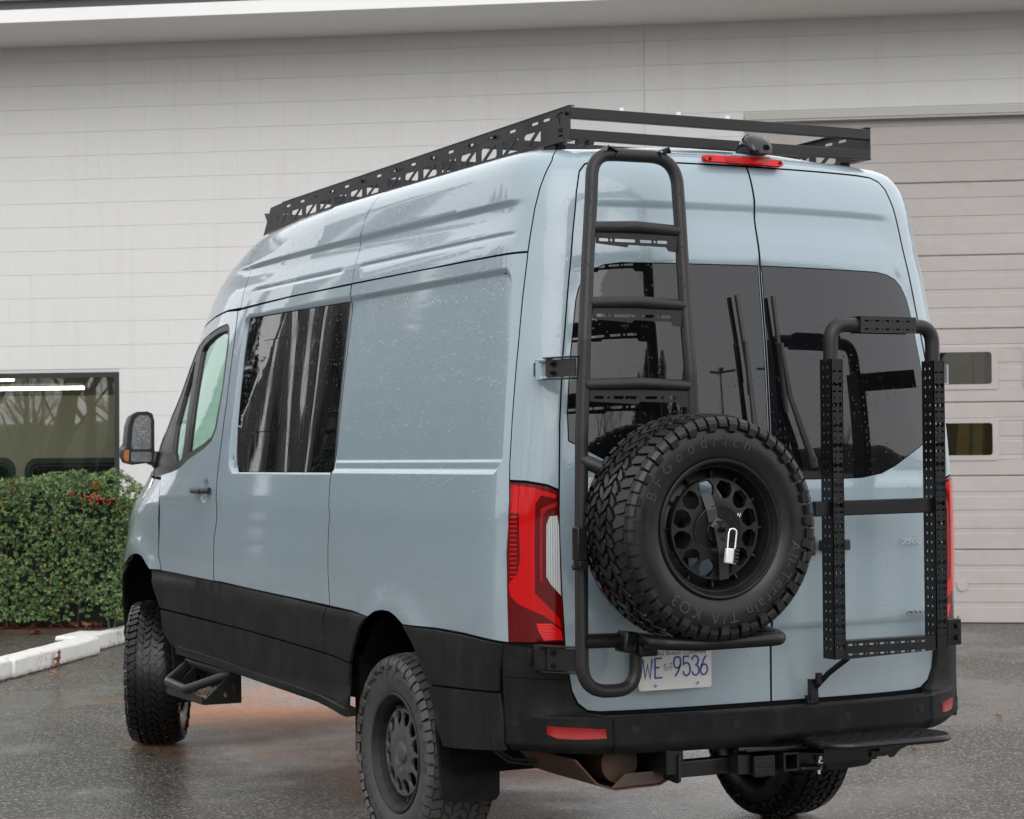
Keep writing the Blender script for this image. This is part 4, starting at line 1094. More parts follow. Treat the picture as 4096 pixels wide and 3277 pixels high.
# dark inner shell behind the shut lines
def shelldisp(u, v):
    d = np.where(v < 2.338, d_side(u, v), d_roof(u, v))
    d = np.where(u < -1.225, d_rdoor(u, v), np.where(u < -1.09, np.minimum(d, 0), d))
    return -.0072+d
def shellmap(u, v, off): return bodymap(shelldisp)(u, v, off)
archh = [(.36, .50), (.335, .744), (.29, .82), (.21, .91), (.12, .957), (-.03, .992), (-.15, .98), (-.26, .945), (-.35, .88), (-.43, .80), (-.50, .722), (-.54, .5)]
SO = [(2.06, .56), (2.06, 2.3), (2.02, 2.82), (-1.3, 2.80)]; SO2 = [(2*U0-u, v) for u, v in SO][::-1]
bot = [(-1.3, .55), (-.54, .55)]+archh[::-1][1:-1]+[(.36, .56)]
shp = SO+SO2+[(2*U0-u, v) for u, v in bot[::-1]]+bot
sheet('inner_shell', shp, shellmap, SHELL, van, h=.035, thick=.002)
for mm in (False, True):
    sheet('inner_shell', [(2.0, .60), (2.03, 1.50), (3.9, 1.46), (4.1, 1.1)]+[(u+.02 if u > 3.6 else u-.02, v+.012) for u, v in ARF[::-1][2:-1]], bodymap(lambda u, v: d_door(u, v)-.0075, mm), SHELL, van, h=.03, thick=.002)
    sheet('inner_shell', [(2.0, 2.272), (2.4, 2.272), (2.75, 2.235), (2.85, 2.21), (2.75, 2.4), (2.4, 2.55), (2.05, 2.6)], bodymap(lambda u, v: np.full_like(u, -.034), mm), SHELL, van, h=.12, thick=.002)
    sheet('inner_shell', [(2.0, 1.46), (2.0, 2.3), (2.15, 2.3), (2.12, 2.1), (2.09, 1.95), (2.14, 1.72), (2.25, 1.66), (2.62, 1.575), (2.9, 1.51), (3.0, 1.46)], bodymap(lambda u, v: d_door(u, v)-.0075, mm), SHELL, van, h=.03, thick=.002)
# wheel wells
def well(cx, cz, r, sg, ry=1.):
    m_ = MB(); n = 24; V = []; F = []
    for i in range(n+1):
        a = math.pi*(-.08+1.16*i/n); xx = cx+r*ry*math.cos(a); yo = min(.985, float(S(np.array([xx]), np.array([max(.5, cz+r*math.sin(a))]))[0, 1])-.02); V += [(xx, sg*yo, cz+r*math.sin(a)), (cx+r*ry*math.cos(a), sg*.62, cz+r*math.sin(a))]
    for i in range(n): F.append((2*i, 2*i+1, 2*i+3, 2*i+2))
    c = len(V); V.append((cx, sg*.62, cz)); 
    for i in range(n): F.append((c, 2*i+1, 2*i+3))
    m_.add(V, F); m_.build('wheel_well', SHELL, van, False)
for sg in (1, -1): well(-.08, .50, .485, sg); well(3.60, .46, .63, sg, 1.07)
for c_ in ((.375, .80, .56), (.375, -.80, .56)): MB().box(c_, (.05, .38, .40)).build('arch_liner', SHELL, van, False)
for c_ in ((4.27, .66, .72), (4.27, -.66, .72)): MB().box(c_, (.02, .36, .56)).build('arch_liner', SHELL, van, False)
# cab interior
CI = mat('cab_trim', (.035, .040, .040), .7); CG = mat('cab_trim_grey', (.08, .085, .085), .7)
m_ = MB(); m_.box((3.45, 0, 1.32), (.50, 1.62, .46)); m_.box((3.50, 0, 1.53), (.44, 1.55, .07)); m_.box((3.42, .45, 1.57), (.2, .4, .09)); m_.build('dashboard', CI, van, True, .05)
m_ = MB(); m_.box((2.6, 0, .72), (1.9, 1.7, .06)); m_.box((2.0, 0, 1.55), (.03, 1.60, 1.7)); m_.build('cab_floor', CI, van, False)
m_ = MB(); m_.box((2.38, 0, 2.34), (.7, 1.45, .05)); m_.build('headliner', CG, van, False)
for sy in (.45, -.45):
    m_ = MB(); m_.box((2.45, sy, 1.12), (.5, .5, .16)); m_.box((2.22, sy, 1.30), (.14, .48, .42), Matrix.Rotation(R(-10), 3, 'Y')); m_.build('seat', CI, van, True, .04)
m_ = MB(); pts = [Vector((3.10+.195*math.cos(a)*-.55, .45+.195*math.sin(a), 1.52+.195*math.cos(a)*.83)) for a in [2*math.pi*k/28 for k in range(29)]]
m_.tube(pts, .015, 8, False); m_.cyl((3.10, .45, 1.52), (3.35, .45, 1.40), .035); m_.bar((3.10, .27, 1.52), (3.10, .63, 1.52), .05, .02); m_.build('steering_wheel', CI, van)
# mirrors
def mirror_unit(sg):
    m_ = MB(); x0 = 3.40
    prof = [(.935, 1.575), (.935, 1.80), (.945, 1.84), (.975, 1.853), (1.03, 1.850), (1.062, 1.83), (1.078, 1.78), (1.090, 1.66), (1.108, 1.640), (1.112, 1.60), (1.100, 1.572), (1.06, 1.560)]
    fm_ = plane_map((x0, 0, 0), (0, sg, 0), (0, 0, 1), (-1, 0, 0))
    hole1 = [(.952, 1.655), (.952, 1.81), (.965, 1.832), (1.02, 1.832), (1.045, 1.81), (1.058, 1.76), (1.066, 1.66), (1.055, 1.645), (.965, 1.645)]
    hole2 = rrect(.948, 1.577, 1.068, 1.632, .012, 3)
    o = sheet('wing_mirror', prof, fm_, mat('mirror_black', (.02, .02, .021), .4), van, holes=[hole1, hole2], h=.05, hb=.02, thick=.02)
    b = MB(); n = len(prof); c = (sum(p[0] for p in prof)/n, sum(p[1] for p in prof)/n); V = []
    for dx, s in ((0, 1), (.05, .98), (.10, .86), (.13, .6)):
        V += [(x0+.018+dx, sg*(c[0]+(p[0]-c[0])*s), c[1]+(p[1]-c[1])*s) for p in prof]
    F = [(k*n+i, k*n+(i+1) % n, (k+1)*n+(i+1) % n, (k+1)*n+i) for k in range(3) for i in range(n)]+[tuple(3*n+i for i in range(n))]
    b.add(V, F).build('housing', bpy.data.materials['mirror_black'], o)
    MG = mat('mirror_glass', (.62, .65, .67), .02, 1.0); NB_ = NB(MG); NB_.l(NB_.bump(NB_.drops(230, .5, .4), .6, .002), NB_.b.inputs['Normal'])
    sheet('mirror_glass', hole1, plane_map((x0+.010, 0, 0), (0, sg, 0), (0, 0, 1), (-1, sg*.03, .0)), MG, o, h=.1, hb=.03, gap=-.002, thick=.001)
    sheet('mirror_glass', hole2, plane_map((x0+.010, 0, 0), (0, sg, 0), (0, 0, 1), (-1, 0, .0)), MG, o, h=.1, hb=.03, gap=-.002, thick=.001)
    sheet('turn_signal', [(1.078, 1.640), (1.092, 1.645), (1.106, 1.636), (1.110, 1.60), (1.100, 1.580), (1.082, 1.580)], plane_map((x0-.003, 0, 0), (0, sg, 0), (0, 0, 1), (-1, 0, 0)), AMBL, o, h=.05, hb=.01, thick=.02)
    a = MB(); a.bar((x0+.02, sg*.95, 1.60), (x0+.06, sg*.86, 1.58), .07, .075); a.bar((x0+.03, sg*.95, 1.60), (x0+.05, sg*.88, 1.54), .05, .05); a.build('mirror_arm', bpy.data.materials['mirror_black'], o, True, .01)
mirror_unit(1); mirror_unit(-1)

# ------------------------------------------------------------------ wheels
def lathe(prof, n=64, closed=False):
    V = []; F = []; k = len(prof)
    for i in range(n):
        a = 2*math.pi*i/n
        for y, r in prof: V.append((r*math.cos(a), y, r*math.sin(a)))
    for i in range(n):
        i2 = (i+1) % n
        for j in range(k-1 if not closed else k):
            j2 = (j+1) % k; F.append((i*k+j, i*k+j2, i2*k+j2, i2*k+j))
    return V, F
TR = .400
CARC = [(-.100, .224), (-.118, .232), (-.131, .255), (-.139, .29), (-.138, .325), (-.131, .355), (-.122, .375), (-.105, .3835), (-.05, .388), (0, .389)]
CARC = CARC+[(-y, r) for y, r in CARC[::-1][1:]]
V, F = lathe(CARC, 72); carc = mesh('tyre', V, F, True, 50)
def tread_mesh():
    V = []; F = []
    NP = 27; dth = 2*math.pi/NP
    def crown(y, top): return (TR-.0150*(1-top))-.34*y*y-.6*max(0, abs(y)-.095)*.45
    def block(poly, top=1.0, ins=.0014):
        # poly in (t [pitch], y [m]); rim near the base, slightly chamfered top
        c = np.mean(poly, 0); poly = c+(poly-c)*np.array([.92, .93]); i0 = len(V); n = len(poly)
        for lvl, (hh, sc_) in enumerate(((0, 1.0), (.88, .985), (1.0, .95))):
            for t, y in poly:
                t2 = c[0]+(t-c[0])*sc_; y2 = c[1]+(y-c[1])*sc_; yield_r = crown(y2, hh*top); a = t2*dth
                V.append((yield_r*math.cos(a), y2, yield_r*math.sin(a)))
        for l in range(2):
            for i in range(n): F.append((i0+l*n+i, i0+l*n+(i+1) % n, i0+(l+1)*n+(i+1) % n, i0+(l+1)*n+i))
        F.append(tuple(i0+2*n+i for i in range(n)))
    for p in range(NP):
        for sy, ph in ((1, 0.), (-1, .5)):
            t0 = p+ph
            zig = lambda y: 8.5*y if y < .038 else (.323-8.5*(y-.038) if y < .078 else -.017+3*(y-.078))
            def B(pts, top=1.): block(np.array([(t0+a*1.0+zig(max(0, b)), sy*b) for a, b in pts]), top)
            # centre: two interlocking hooked lugs per pitch
            B([(.02, .004), (.30, -.004), (.50, .010), (.46, .030), (.30, .036), (.12, .030)])
            B([(.58, -.002), (.86, .006), (.98, .020), (.90, .040), (.70, .036), (.56, .020)])
            B([(.16, .040), (.34, .044), (.52, .036), (.66, .044), (.60, .066), (.40, .076), (.22, .066)])
            B([(.76, .046), (.94, .046), (1.08, .038), (1.14, .056), (1.02, .076), (.84, .072), (.74, .060)])
            # shoulder lugs: a long one and a short one
            B([(.06, .082), (.30, .078), (.46, .086), (.46, .118), (.42, .131), (.08, .131), (.05, .110)])
            B([(.56, .088), (.80, .080), (.96, .082), (.94, .110), (.95, .126), (.58, .126), (.56, .108)])
            # side biters running down the sidewall
            for (a0, a1, yb, r1, pr) in ((.06, .44, .131, .338, .0125), (.58, .95, .128, .352, .010)):
                i0 = len(V); 
                rows = [(.1295, .3835+.002), (.1345+pr*.6, .376), (.1365+pr, .362), (.1395+pr*.7, r1), (.1385, r1-.006)]
                jag = [0, .0, .02, -.05, -.05] if yb > .13 else [0, .02, 0, .05, .05]
                for (y, r), j in zip(rows, jag):
                    for t in (a0+j*.0, (a0+a1)/2+j, a1+j):
                        a = (t0+t)*dth; V.append((r*math.cos(a), sy*y, r*math.sin(a)))
                for q in range(4):
                    for w_ in range(2): F.append((i0+q*3+w_, i0+q*3+w_+1, i0+(q+1)*3+w_+1, i0+(q+1)*3+w_))
                # closed ends
                i1 = len(V)
                for (y, r) in rows:
                    for t in (a0, a1):
                        a = (t0+t)*dth; V.append((r*math.cos(a), sy*(y-.012), r*math.sin(a)))
                for q in range(4):
                    F.append((i0+q*3, i0+(q+1)*3, i1+(q+1)*2, i1+q*2)); F.append((i0+q*3+2, i0+(q+1)*3+2, i1+(q+1)*2+1, i1+q*2+1))
    return mesh('tread', V, F, True, 18)
treadm = tread_mesh()
bm = bmesh.new(); bm.from_mesh(treadm); bmesh.ops.recalc_face_normals(bm, faces=bm.faces); bm.to_mesh(treadm); bm.free()
# rim barrel and lip
RP = [(-.11, .20), (-.112, .236), (-.104, .238), (-.10, .215), (-.03, .196), (.05, .203), (.105, .214), (.108, .232), (.118, .2415), (.128, .2425), (.132, .238), (.131, .231), (.122, .226), (.112, .218), (.09, .212), (.03, .205), (-.03, .199), (-.06, .195)]
V, F = lathe(RP, 72); rimm = mesh('rim', V, F, True, 40)
def face_map(u, v, off):
    u = np.asarray(u); v = np.asarray(v); r = np.hypot(u, v)
    y = .094+.010*sst(r, .17, .09)-.010*sst(r, .075, .05)+off
    return np.stack([u, y+np.zeros_like(u), v], -1)
def ovalhole(a, r, rw, tw):
    P = [(-.30, -1), (.30, -1), (.86, -.45), (1.0, .25), (.62, 1), (-.62, 1), (-1.0, .25), (-.86, -.45)]; o = []
    for t, q in P: 
        rr = r+q*rw; tt = t*tw; o.append((rr*math.cos(a)-tt*math.sin(a), rr*math.sin(a)+tt*math.cos(a)))
    return o
def face_mesh():
    hs = [ovalhole(2*math.pi*(k+.5)/12, .138, .0300, .0325) for k in range(12)]
    return sheet('wheel_face', circ(0, 0, .1755, 60), face_map, RIM_B, None, holes=hs, h=.02, hb=.02, thick=.013, close=False)
fo_ = face_mesh(); facem = fo_.data; bpy.data.objects.remove(fo_)
def ribs_mesh():
    m_ = MB()
    for k in range(12):
        a = 2*math.pi*k/12; c, s_ = math.cos(a), math.sin(a)
        for w_ in (0,): m_.bar((.165*c, .055, .165*s_), (.203*c, .062, .203*s_), .007, .030, (0, 1, 0))
    V, F = lathe([(.055, .1725), (.052, .18), (.040, .205), (.02, .205), (.03, .165)], 60); m_.add(V, F)
    for k in range(24):
        pass
    return mesh('wheel_ribs', m_.V, m_.F, True, 30)
ribm = ribs_mesh()
V, F = lathe([(.104, .0), (.104, .030), (.100, .040), (.090, .044), (.072, .045)], 40); capm = mesh('hub_cap', V, F, True, 30)
m_ = MB()
for k in range(6):
    a = 2*math.pi*(k+.5)/6; m_.cyl((.062*math.cos(a), .06, .062*math.sin(a)), (.062*math.cos(a), .088, .062*math.sin(a)), .009, 6)
nutm = mesh('wheel_nuts', m_.V, m_.F, False)
V, F = lathe([(.0, .17), (-.005, .16), (-.01, .03)], 40); V2, F2 = lathe([(-.09, .20), (-.095, .02)], 40); k0 = len(V); V = V+V2; F = F+[tuple(i+k0 for i in f) for f in F2]; brk = mesh('brake_disc', V, F, True)
for me_ in (rimm,): me_.flip_normals() if False else None
def arc_text(parent, txt, r, size, a_mid, span, y, m, raise_=.0020):
    """raised sidewall lettering bent round the axle; angles clockwise from the top as seen from outside"""
    gl = []
    for ch in txt:
        if ch == ' ': gl.append((None, size*.30)); continue
        v_, f_ = text_mesh(ch, size, raise_)
        gl.append(((v_, f_), v_[:, 0].max()-v_[:, 0].min()))
    tot0 = sum(w for _, w in gl); gapc = max(0, (span*r-tot0)/(len(gl)-1)); x = -span*r/2
    for g_, w_ in gl:
        if g_ is not None:
            v_, f_ = g_; cx = (v_[:, 0].max()+v_[:, 0].min())/2; V = []
            for p in v_:
                ang = a_mid+(x+w_/2+p[0]-cx)/r; rr = r+p[1]-size*.35
                V.append((-rr*math.sin(ang), y+p[2]-.12*max(0, abs(rr-.315)-.02), rr*math.cos(ang)))
            link('raised_letter', mesh('raised_letter', V, [tuple(f) for f in f_], False), m, parent)
        x += w_+gapc
RIM_M = noisy('grimy_black_rim', (.012, .012, .0125), (.035, .034, .032), 7, .5, spec=.3)
TRD = rubber('tread_rubber_dusty', (.03, .03, .03), .9, (.10, .096, .09), .5)
LET = {'tyre_rubber_wet': rubber('letter_rubber', (.034, .034, .035), .3, (.05, .05, .048), .25), 'tyre_rubber_dusty': rubber('letter_rubber_dusty', (.035, .034, .033), .6, (.07, .068, .064), .45)}
_wc = {}
def place_wheel(name, mtx, ty, rim_m, nuts=True, cap=True, letters=(), label=None):
    w_ = bpy.data.objects.new(name, None); COL.objects.link(w_); w_.parent = van
    w_.matrix_local = mtx
    if label: w_['label'] = label
    def ch(n, me, m):
        k = (me.name, m.name)
        if k not in _wc:
            me2 = me.copy(); me2.materials.clear(); me2.materials.append(m); _wc[k] = me2
        o = bpy.data.objects.new(n, _wc[k]); COL.objects.link(o); o.parent = w_; return o
    ch('tyre', carc, ty); tr = ch('tread', treadm, TRD if ty is TY_DU else ty); tr['kind'] = 'stuff'
    ch('rim', rimm, RIM_M if rim_m is RIM_D else rim_m); ch('wheel_face', facem, rim_m); ch('wheel_ribs', ribm, rim_m)
    if cap: ch('hub_cap', capm, rim_m)
    if nuts: ch('wheel_nuts', nutm, rim_m); ch('brake_disc', brk, SHELL)
    for txt, am, sp in letters: arc_text(w_, txt, .306, .058, R(am), R(sp), .1385, LET[ty.name])
    return w_
def wm(x, y, z, sg, steer=0., roll=0.):
    return Matrix.Translation((x, y, z)) @ Matrix.Rotation(steer+(0 if sg > 0 else math.pi), 4, 'Z') @ Matrix.Rotation(roll, 4, 'Y')
place_wheel('wheel', wm(0, .855, .398, 1), TY_DU, RIM_D, letters=(('All-Terrain T/A KO3', 38, 118), ('BFGoodrich', 218, 92)), label='dusty rear wheel under the left wheel arch')
place_wheel('wheel', wm(0, -.855, .398, -1, 0, R(40)), TY_FR, RIM_B, label='black rear wheel on the far side behind the tow hitch')
place_wheel('wheel', wm(3.665, .835, .398, 1, R(-24), R(7)), TY_FR, RIM_B, label='wet black front wheel turned so that its tread shows')
place_wheel('wheel', wm(3.665, -.865, .398, -1, R(-22), R(77)), TY_FR, RIM_B, label='front wheel on the far side')
# spare: outer face to the rear
spare = place_wheel('spare_wheel', Matrix.Translation((-1.552, .492, 1.335)) @ Matrix.Rotation(R(90), 4, 'Z') @ Matrix.Diagonal((1, 1.10, 1, 1)), TY_SP, RIM_B, nuts=False, cap=False, letters=(('BFGoodrich', -24, 92), ('All-Terrain T/A KO3', 160, 122)), label='spare wheel with all terrain tyre on the rear ladder')
# hub plate, strap and handle on the spare
def spc(*p): return sp_inv @ Vector(p)
sp_inv = spare.matrix_local.inverted()
def spm(mb, name, m, **k):
    o = mb.build(name, m, van, **k); o.parent = spare; o.matrix_parent_inverse = sp_inv.copy(); return o
m_ = MB(); m_.cyl((-1.60, .492, 1.335), (-1.672, .492, 1.325), .094, 40); m_.cyl((-1.672, .492, 1.325), (-1.678, .492, 1.325), .045, 28); spm(m_, 'hub_plate', POW, bev=.002)
m_ = MB(); P_ = [(-1.664, .535, 1.458), (-1.684, .525, 1.40), (-1.684, .517, 1.36), (-1.700, .505, 1.35), (-1.700, .487, 1.25)]
for a_, b_ in zip(P_[:-1], P_[1:]): m_.bar(a_, b_, .040, .005, (1, 0, 0))
m_.bar((-1.695, .484, 1.262), (-1.675, .47, 1.16), .040, .004, (1, 0, 0))
spm(m_, 'lock_strap', mat('strap_black', (.024, .024, .026), .45), bev=.001)
m_ = MB(); m_.cyl((-1.70, .503, 1.333), (-1.745, .500, 1.333), .0095, 14); m_.cyl((-1.70, .497, 1.35), (-1.707, .497, 1.35), .007, 6); m_.cyl((-1.70, .49, 1.30), (-1.707, .49, 1.30), .007, 6); m_.cyl((-1.69, .505, 1.358), (-1.706, .505, 1.358), .006, 6)
spm(m_, 'lock_pin', DARKM)
m_ = MB(); m_.cyl((-1.42, .492, 1.335), (-1.62, .492, 1.335), .035, 20); m_.box((-1.455, .492, 1.335), (.02, .22, .22)); m_.build('wheel_mount', POW, van, True, .004)
v_, f_ = text_mesh('DW', .022, .0004)
m_ = MB(); m_.add([(-1.6745-p[2], .418-p[0], 1.372+p[1]) for p in v_], f_); spm(m_, 'hub_lettering', mat('white_print', (.7, .7, .7), .5), smooth=False)
# padlock (hangs from the pin: a thing of its own)
pk = thing('padlock', 'small bright combination padlock hanging on the spare wheel strap', 'padlock', (-1.735, .495, 1.20))
PR = Matrix.Rotation(R(-14), 3, 'X')
def pq(y, z, x=0.): return (x, y, z)
m_ = MB(); m_.add(*[(lambda q: (q.V, q.F))(MB().box((0, -.002, .045), (.016, .047, .052)))][0]); pb = m_.build('lock_body', mat('silver_lock', (.78, .78, .77), .35, .3), pk, True, .004)
m_ = MB(); m_.tube(arc([(0, .016, .07), (0, .018, .138), (0, -.014, .138), (0, -.014, .07)], .016, 6), .0042, 8); m_.build('shackle', mat('shackle_steel', (.8, .8, .8), .2, 1.0), pk)
for k in range(4):
    m_ = MB(); m_.cyl((-.0085, -.0255, .066-.0125*k), (-.0085, -.0085, .066-.0125*k), .0062, 10); m_.build('dial', DARKM, pk)
pk.rotation_euler = (R(8), 0, 0); pk.location = (-1.728, .484, 1.198)

# ------------------------------------------------------------------ ladder
def lx(z): return -1.39 if z < 1.9 else -1.39+(z-1.9)*.11
lad = MB().tube([(lx(z), y, z) for y, z in ()] or [(-1.4, .672, .93), (-1.4, .672, .86), (-1.4, .660, .80), (-1.4, .70, .775)], .001, 4)
Lp = [(.660, .930), (.660, .766), (.876, .766), (.874, 1.30), (.869, 1.655), (.848, 1.996), (.813, 2.295), (.786, 2.50), (.768, 2.664), (.425, 2.667), (.424, 2.45), (.427, 2.125), (.423, 1.88), (.418, 1.70), (.417, 1.45), (.44, 1.38)]
pts = [(lx(z), y, z) for y, z in Lp]
def arc_multi(P, radii, n=7):
    P = [Vector(p) for p in P]; out = [P[0]]
    for i in range(1, len(P)-1):
        r = radii.get(i, .02); a = P[i-1]-P[i]; b = P[i+1]-P[i]; la, lb = a.length, b.length; a.normalize(); b.normalize()
        ang = a.angle(b)
        if ang > 3.1: out.append(P[i]); continue
        t = min(r/math.tan(ang/2), la*.495, lb*.495)
        for k in range(n+1): u = k/n; out.append((1-u)**2*(P[i]+a*t)+2*u*(1-u)*P[i]+u*u*(P[i]+b*t))
    out.append(P[-1]); return out
def smooth_path(P, r0, idx): return arc_multi(P, {i: r0 for i in idx})
lm = MB(); lm.tube(arc_multi(pts, {1: .11, 2: .11, 8: .17, 9: .17, 14: .05}, 9), .0236, 18)
ladder = lm.build('ladder', POWG, van, True, 0, 50)
for zz, (yl, yr) in ((2.392, (.800, .432)), (2.122, (.832, .432)), (1.832, (.862, .424))):
    x = lx(zz); f = plane_map((x-.012, 0, 0), (0, 1, 0), (0, 0, 1), (-1, 0, 0))
    prof = [(yl-.02, zz+.012)]+[(yl-.02+(yr+.02-yl+.02)*t, zz+.014+.006*math.sin(math.pi*t)) for t in (.2, .4, .6, .8)]+[(yr-.004, zz+.010), (yr-.004, zz-.075), (yr+.05, zz-.070), (yr+.06, zz-.056), (yr+.215, zz-.053), (yr+.222, zz-.062), (yl-.02, zz-.052)]
    hs = []; span = yl-yr-.06
    for k, (t, w_) in enumerate(((.10, .040), (.20, .010), (.31, .042), (.44, .050), (.66, .050), (.78, .010), (.88, .044))):
        yc = yl-.02-t*span; hs.append(rrect(yc-w_/2, zz-.044, yc+w_/2, zz-.033, .005, 3))
    r_ = sheet('rung', prof, f, POWG, ladder, holes=hs, h=.03, thick=.004, close=True)
    m_ = MB(); m_.tube([(x, yl-.005, zz+.004), (x-.012, (yl+yr)/2, zz+.012), (x, yr+.005, zz+.004)], .022, 12); m_.build('rung_tube', POWG, r_)
for y, z, a in ((.700, 2.682, 24), (.490, 2.690, -24)):
    m_ = MB(); rot = Matrix.Rotation(R(a), 3, 'X'); 
    for s in (-1, 1): m_.box((-1.312, y, z-0), (.05, .045, .003), rot) if s > 0 else m_.box(tuple(Vector((-1.312, y, z))+rot @ Vector((0, .021, -.010))), (.05, .003, .022), rot)
    m_.box(tuple(Vector((-1.312, y, z))+rot @ Vector((0, -.021, -.010))), (.05, .003, .022), rot); m_.build('top_tab', DARKM, ladder, False)
def hinge(z0, z1, xa, ya, low):
    par = MB(); par.bar((xa, ya, (z0+z1)/2), (-1.382, .885, (z0+z1)/2), .005, z1-z0-.012, (0, 0, 1))
    o = par.build('hinge_plate', POWG if not low else DARKM, van, False)
    m_ = MB(); 
    for z in (z0, z1): m_ = MB(); m_.bar((xa-.01, ya, z), (-1.378, .880, z), .045, .005); m_.build('hinge_flange', POWG if not low else DARKM, o, False, .001)
    d = (Vector((-1.382, .885, 0))-Vector((xa, ya, 0))).normalized(); nrm = Vector((d.y, -d.x, 0)) if d.y*-1 > 0 else Vector((-d.y, d.x, 0))
    nrm = Vector((-abs(d.y), abs(d.x), 0)).normalized()
    for z in (z0+.022, z1-.022):
        c = Vector((xa, ya, z))+d*.045; m_ = MB(); m_.cyl(c, c+nrm*.006, .0125, 16); m_.cyl(c+nrm*.004, c+nrm*.016, .0085, 6); m_.cyl(c+nrm*.014, c+nrm*.022, .005, 10); m_.build('bolt', DARKM, o)
    return o
h1 = hinge(1.862, 1.937, -1.215, .915, False)
m_ = MB(); m_.tube([(-1.168, .912, 1.858), (-1.168, .912, 1.938)], .020, 16); m_.bar((-1.168, .910, 1.930), (-1.225, .905, 1.930), .040, .013); m_.bar((-1.168, .910, 1.866), (-1.225, .905, 1.866), .040, .013); m_.build('door_hinge', PAINT, van, True, .004)
m_ = MB(); m_.box((-1.152, .925, 1.899), (.014, .010, .050)); m_.build('hinge_pad', RUB, van, False, .002)
h2 = hinge(.833, .922, -1.245, .955, True)
m_ = MB(); m_.box((-1.225, .955, .878), (.07, .04, .092), Matrix.Rotation(R(-20), 3, 'Z')); m_.box((-1.188, .975, .878), (.022, .012, .055)); m_.build('door_hinge', PLAST, van, True, .008)
# ladder clamp on the left tube
m_ = MB(); m_.box((-1.435, .905, 1.285), (.045, .036, .115)); m_.build('ladder_clamp', DARKM, ladder, True, .003)
m_ = MB(); m_.box((-1.437, .902, 1.212), (.05, .034, .030)); m_.cyl((-1.44, .935, 1.205), (-1.44, .885, 1.205), .010, 10); m_.build('clamp_bolt', DARKM, ladder, True, .002)
# carrier tubes: stub, joint block, cradle under the tyre, upper brace
m_ = MB(); m_.tube([(-1.40, .872, .945), (-1.405, .74, .943)], .026, 14); m_.build('carrier_stub', POW, ladder)
m_ = MB(); m_.box((-1.425, .715, .938), (.075, .055, .075), Matrix.Rotation(R(10), 3, 'X')); m_.box((-1.44, .655, .915), (.075, .075, .055)); m_.build('carrier_joint', POW, ladder, True, .008)
m_ = MB(); m_.tube(arc_multi([(-1.43, .66, .942), (-1.62, .715, .948), (-1.66, .56, .941), (-1.66, .22, .944), (-1.40, .16, .955), (-1.40, .40, .96)], {1: .14, 2: .1, 3: .07, 4: .06}), .0245, 16); m_.build('tyre_cradle', POW, van, True)
m_ = MB(); m_.tube([(-1.39, .87, 1.575), (-1.47, .72, 1.50), (-1.45, .55, 1.40)], .026, 14); m_.tube([(-1.39, .43, 1.5), (-1.44, .47, 1.40)], .026, 14); m_.tube([(-1.395, .46, .96), (-1.43, .49, 1.25)], .024, 12); m_.build('carrier_brace', POWG, ladder)

# ------------------------------------------------------------------ cargo rails on the right door
XR = -1.455
cr = MB(); YL, YR = -.165, -.632
pts = [(XR+.035, YL, 1.93), (XR+.035, YL, 2.068), (XR+.035, YR, 2.068), (XR+.035, YR, 1.93)]
cr.tube(arc_multi(pts, {1: .10, 2: .10}, 10), .0275, 18); rails = cr.build('cargo_rails', POWG, van)
rails['label'] = 'perforated cargo carrier rails on the right rear door'
def perf_post(y, z0, z1):
    hw = .0255; dp = .072; xb = XR-.004
    hs = []; z = z1-.045; k = 0
    seq = ['slot', 'dot', 'bone']
    while z > z0+.03:
        ty = seq[k % 3]
        for s in (-1, 1):
            c = s*.0125
            if ty == 'slot': hs.append(rrect(c-.0085, z-.0038, c+.0085, z+.0038, .0036, 3))
            elif ty == 'dot': hs.append(circ(c, z, .0042, 8))
        if ty == 'bone': hs.append([(-.021, z), (-.0195, z+.007), (-.0135, z+.0105), (-.006, z+.007), (-.002, z+.003), (.002, z+.003), (.006, z+.007), (.0135, z+.0105), (.0195, z+.007), (.021, z), (.0195, z-.007), (.0135, z-.0105), (.006, z-.007), (.002, z-.003), (-.002, z-.003), (-.006, z-.007), (-.0135, z-.0105), (-.0195, z-.007)])
        z -= .0247; k += 1
    p = sheet('rail_post', [(-hw, z0), (hw, z0), (hw, z1), (-hw, z1)], plane_map((xb, y, 0), (0, -1, 0), (0, 0, 1), (-1, 0, 0)), POW, rails, holes=hs, h=.05, thick=.003, close=True)
    for s, nm in ((1, 'post_side'), (-1, 'post_side')):
        hs2 = []; z = z1-.03
        while z > z0+.03:
            hs2.append(circ(.025, z, .0042, 8, .006)); hs2.append(circ(.052, z, .0042, 8, .006)); z -= .0345
        sheet(nm, [(.0, z0), (dp, z0), (dp, z1), (.0, z1)], plane_map((xb, y+s*(hw-.0), 0), (1, 0, 0), (0, 0, 1), (0, s, 0)), POW, p, holes=hs2, h=.06, thick=.003, close=True)
    m_ = MB(); m_.add([(xb+.001, y-hw, z1-.001), (xb+.001, y+hw, z1-.001), (xb+dp, y+hw, z1-.001), (xb+dp, y-hw, z1-.001)], [(0, 1, 2, 3)]); m_.build('post_cap', POW, p, False)
perf_post(YL, .835, 1.938); perf_post(YR, .855, 1.938)
m_ = MB(); m_.bar((XR+.03, YL+.085, 1.387), (XR+.03, YR-.02, 1.393), .028, .056); m_.build('cross_bar', POW, rails, False, .004)
hs = []
for k in range(8):
    y = -.215-k*.0475
    for z in (.885, .850):
        hs.append(rrect(y-.0105, z-.0035, y+.0105, z+.0035, .003, 3)); hs.append(circ(y-.0235, z, .0032, 8)) if k < 7 else None
hs = [h_ for h_ in hs if h_]
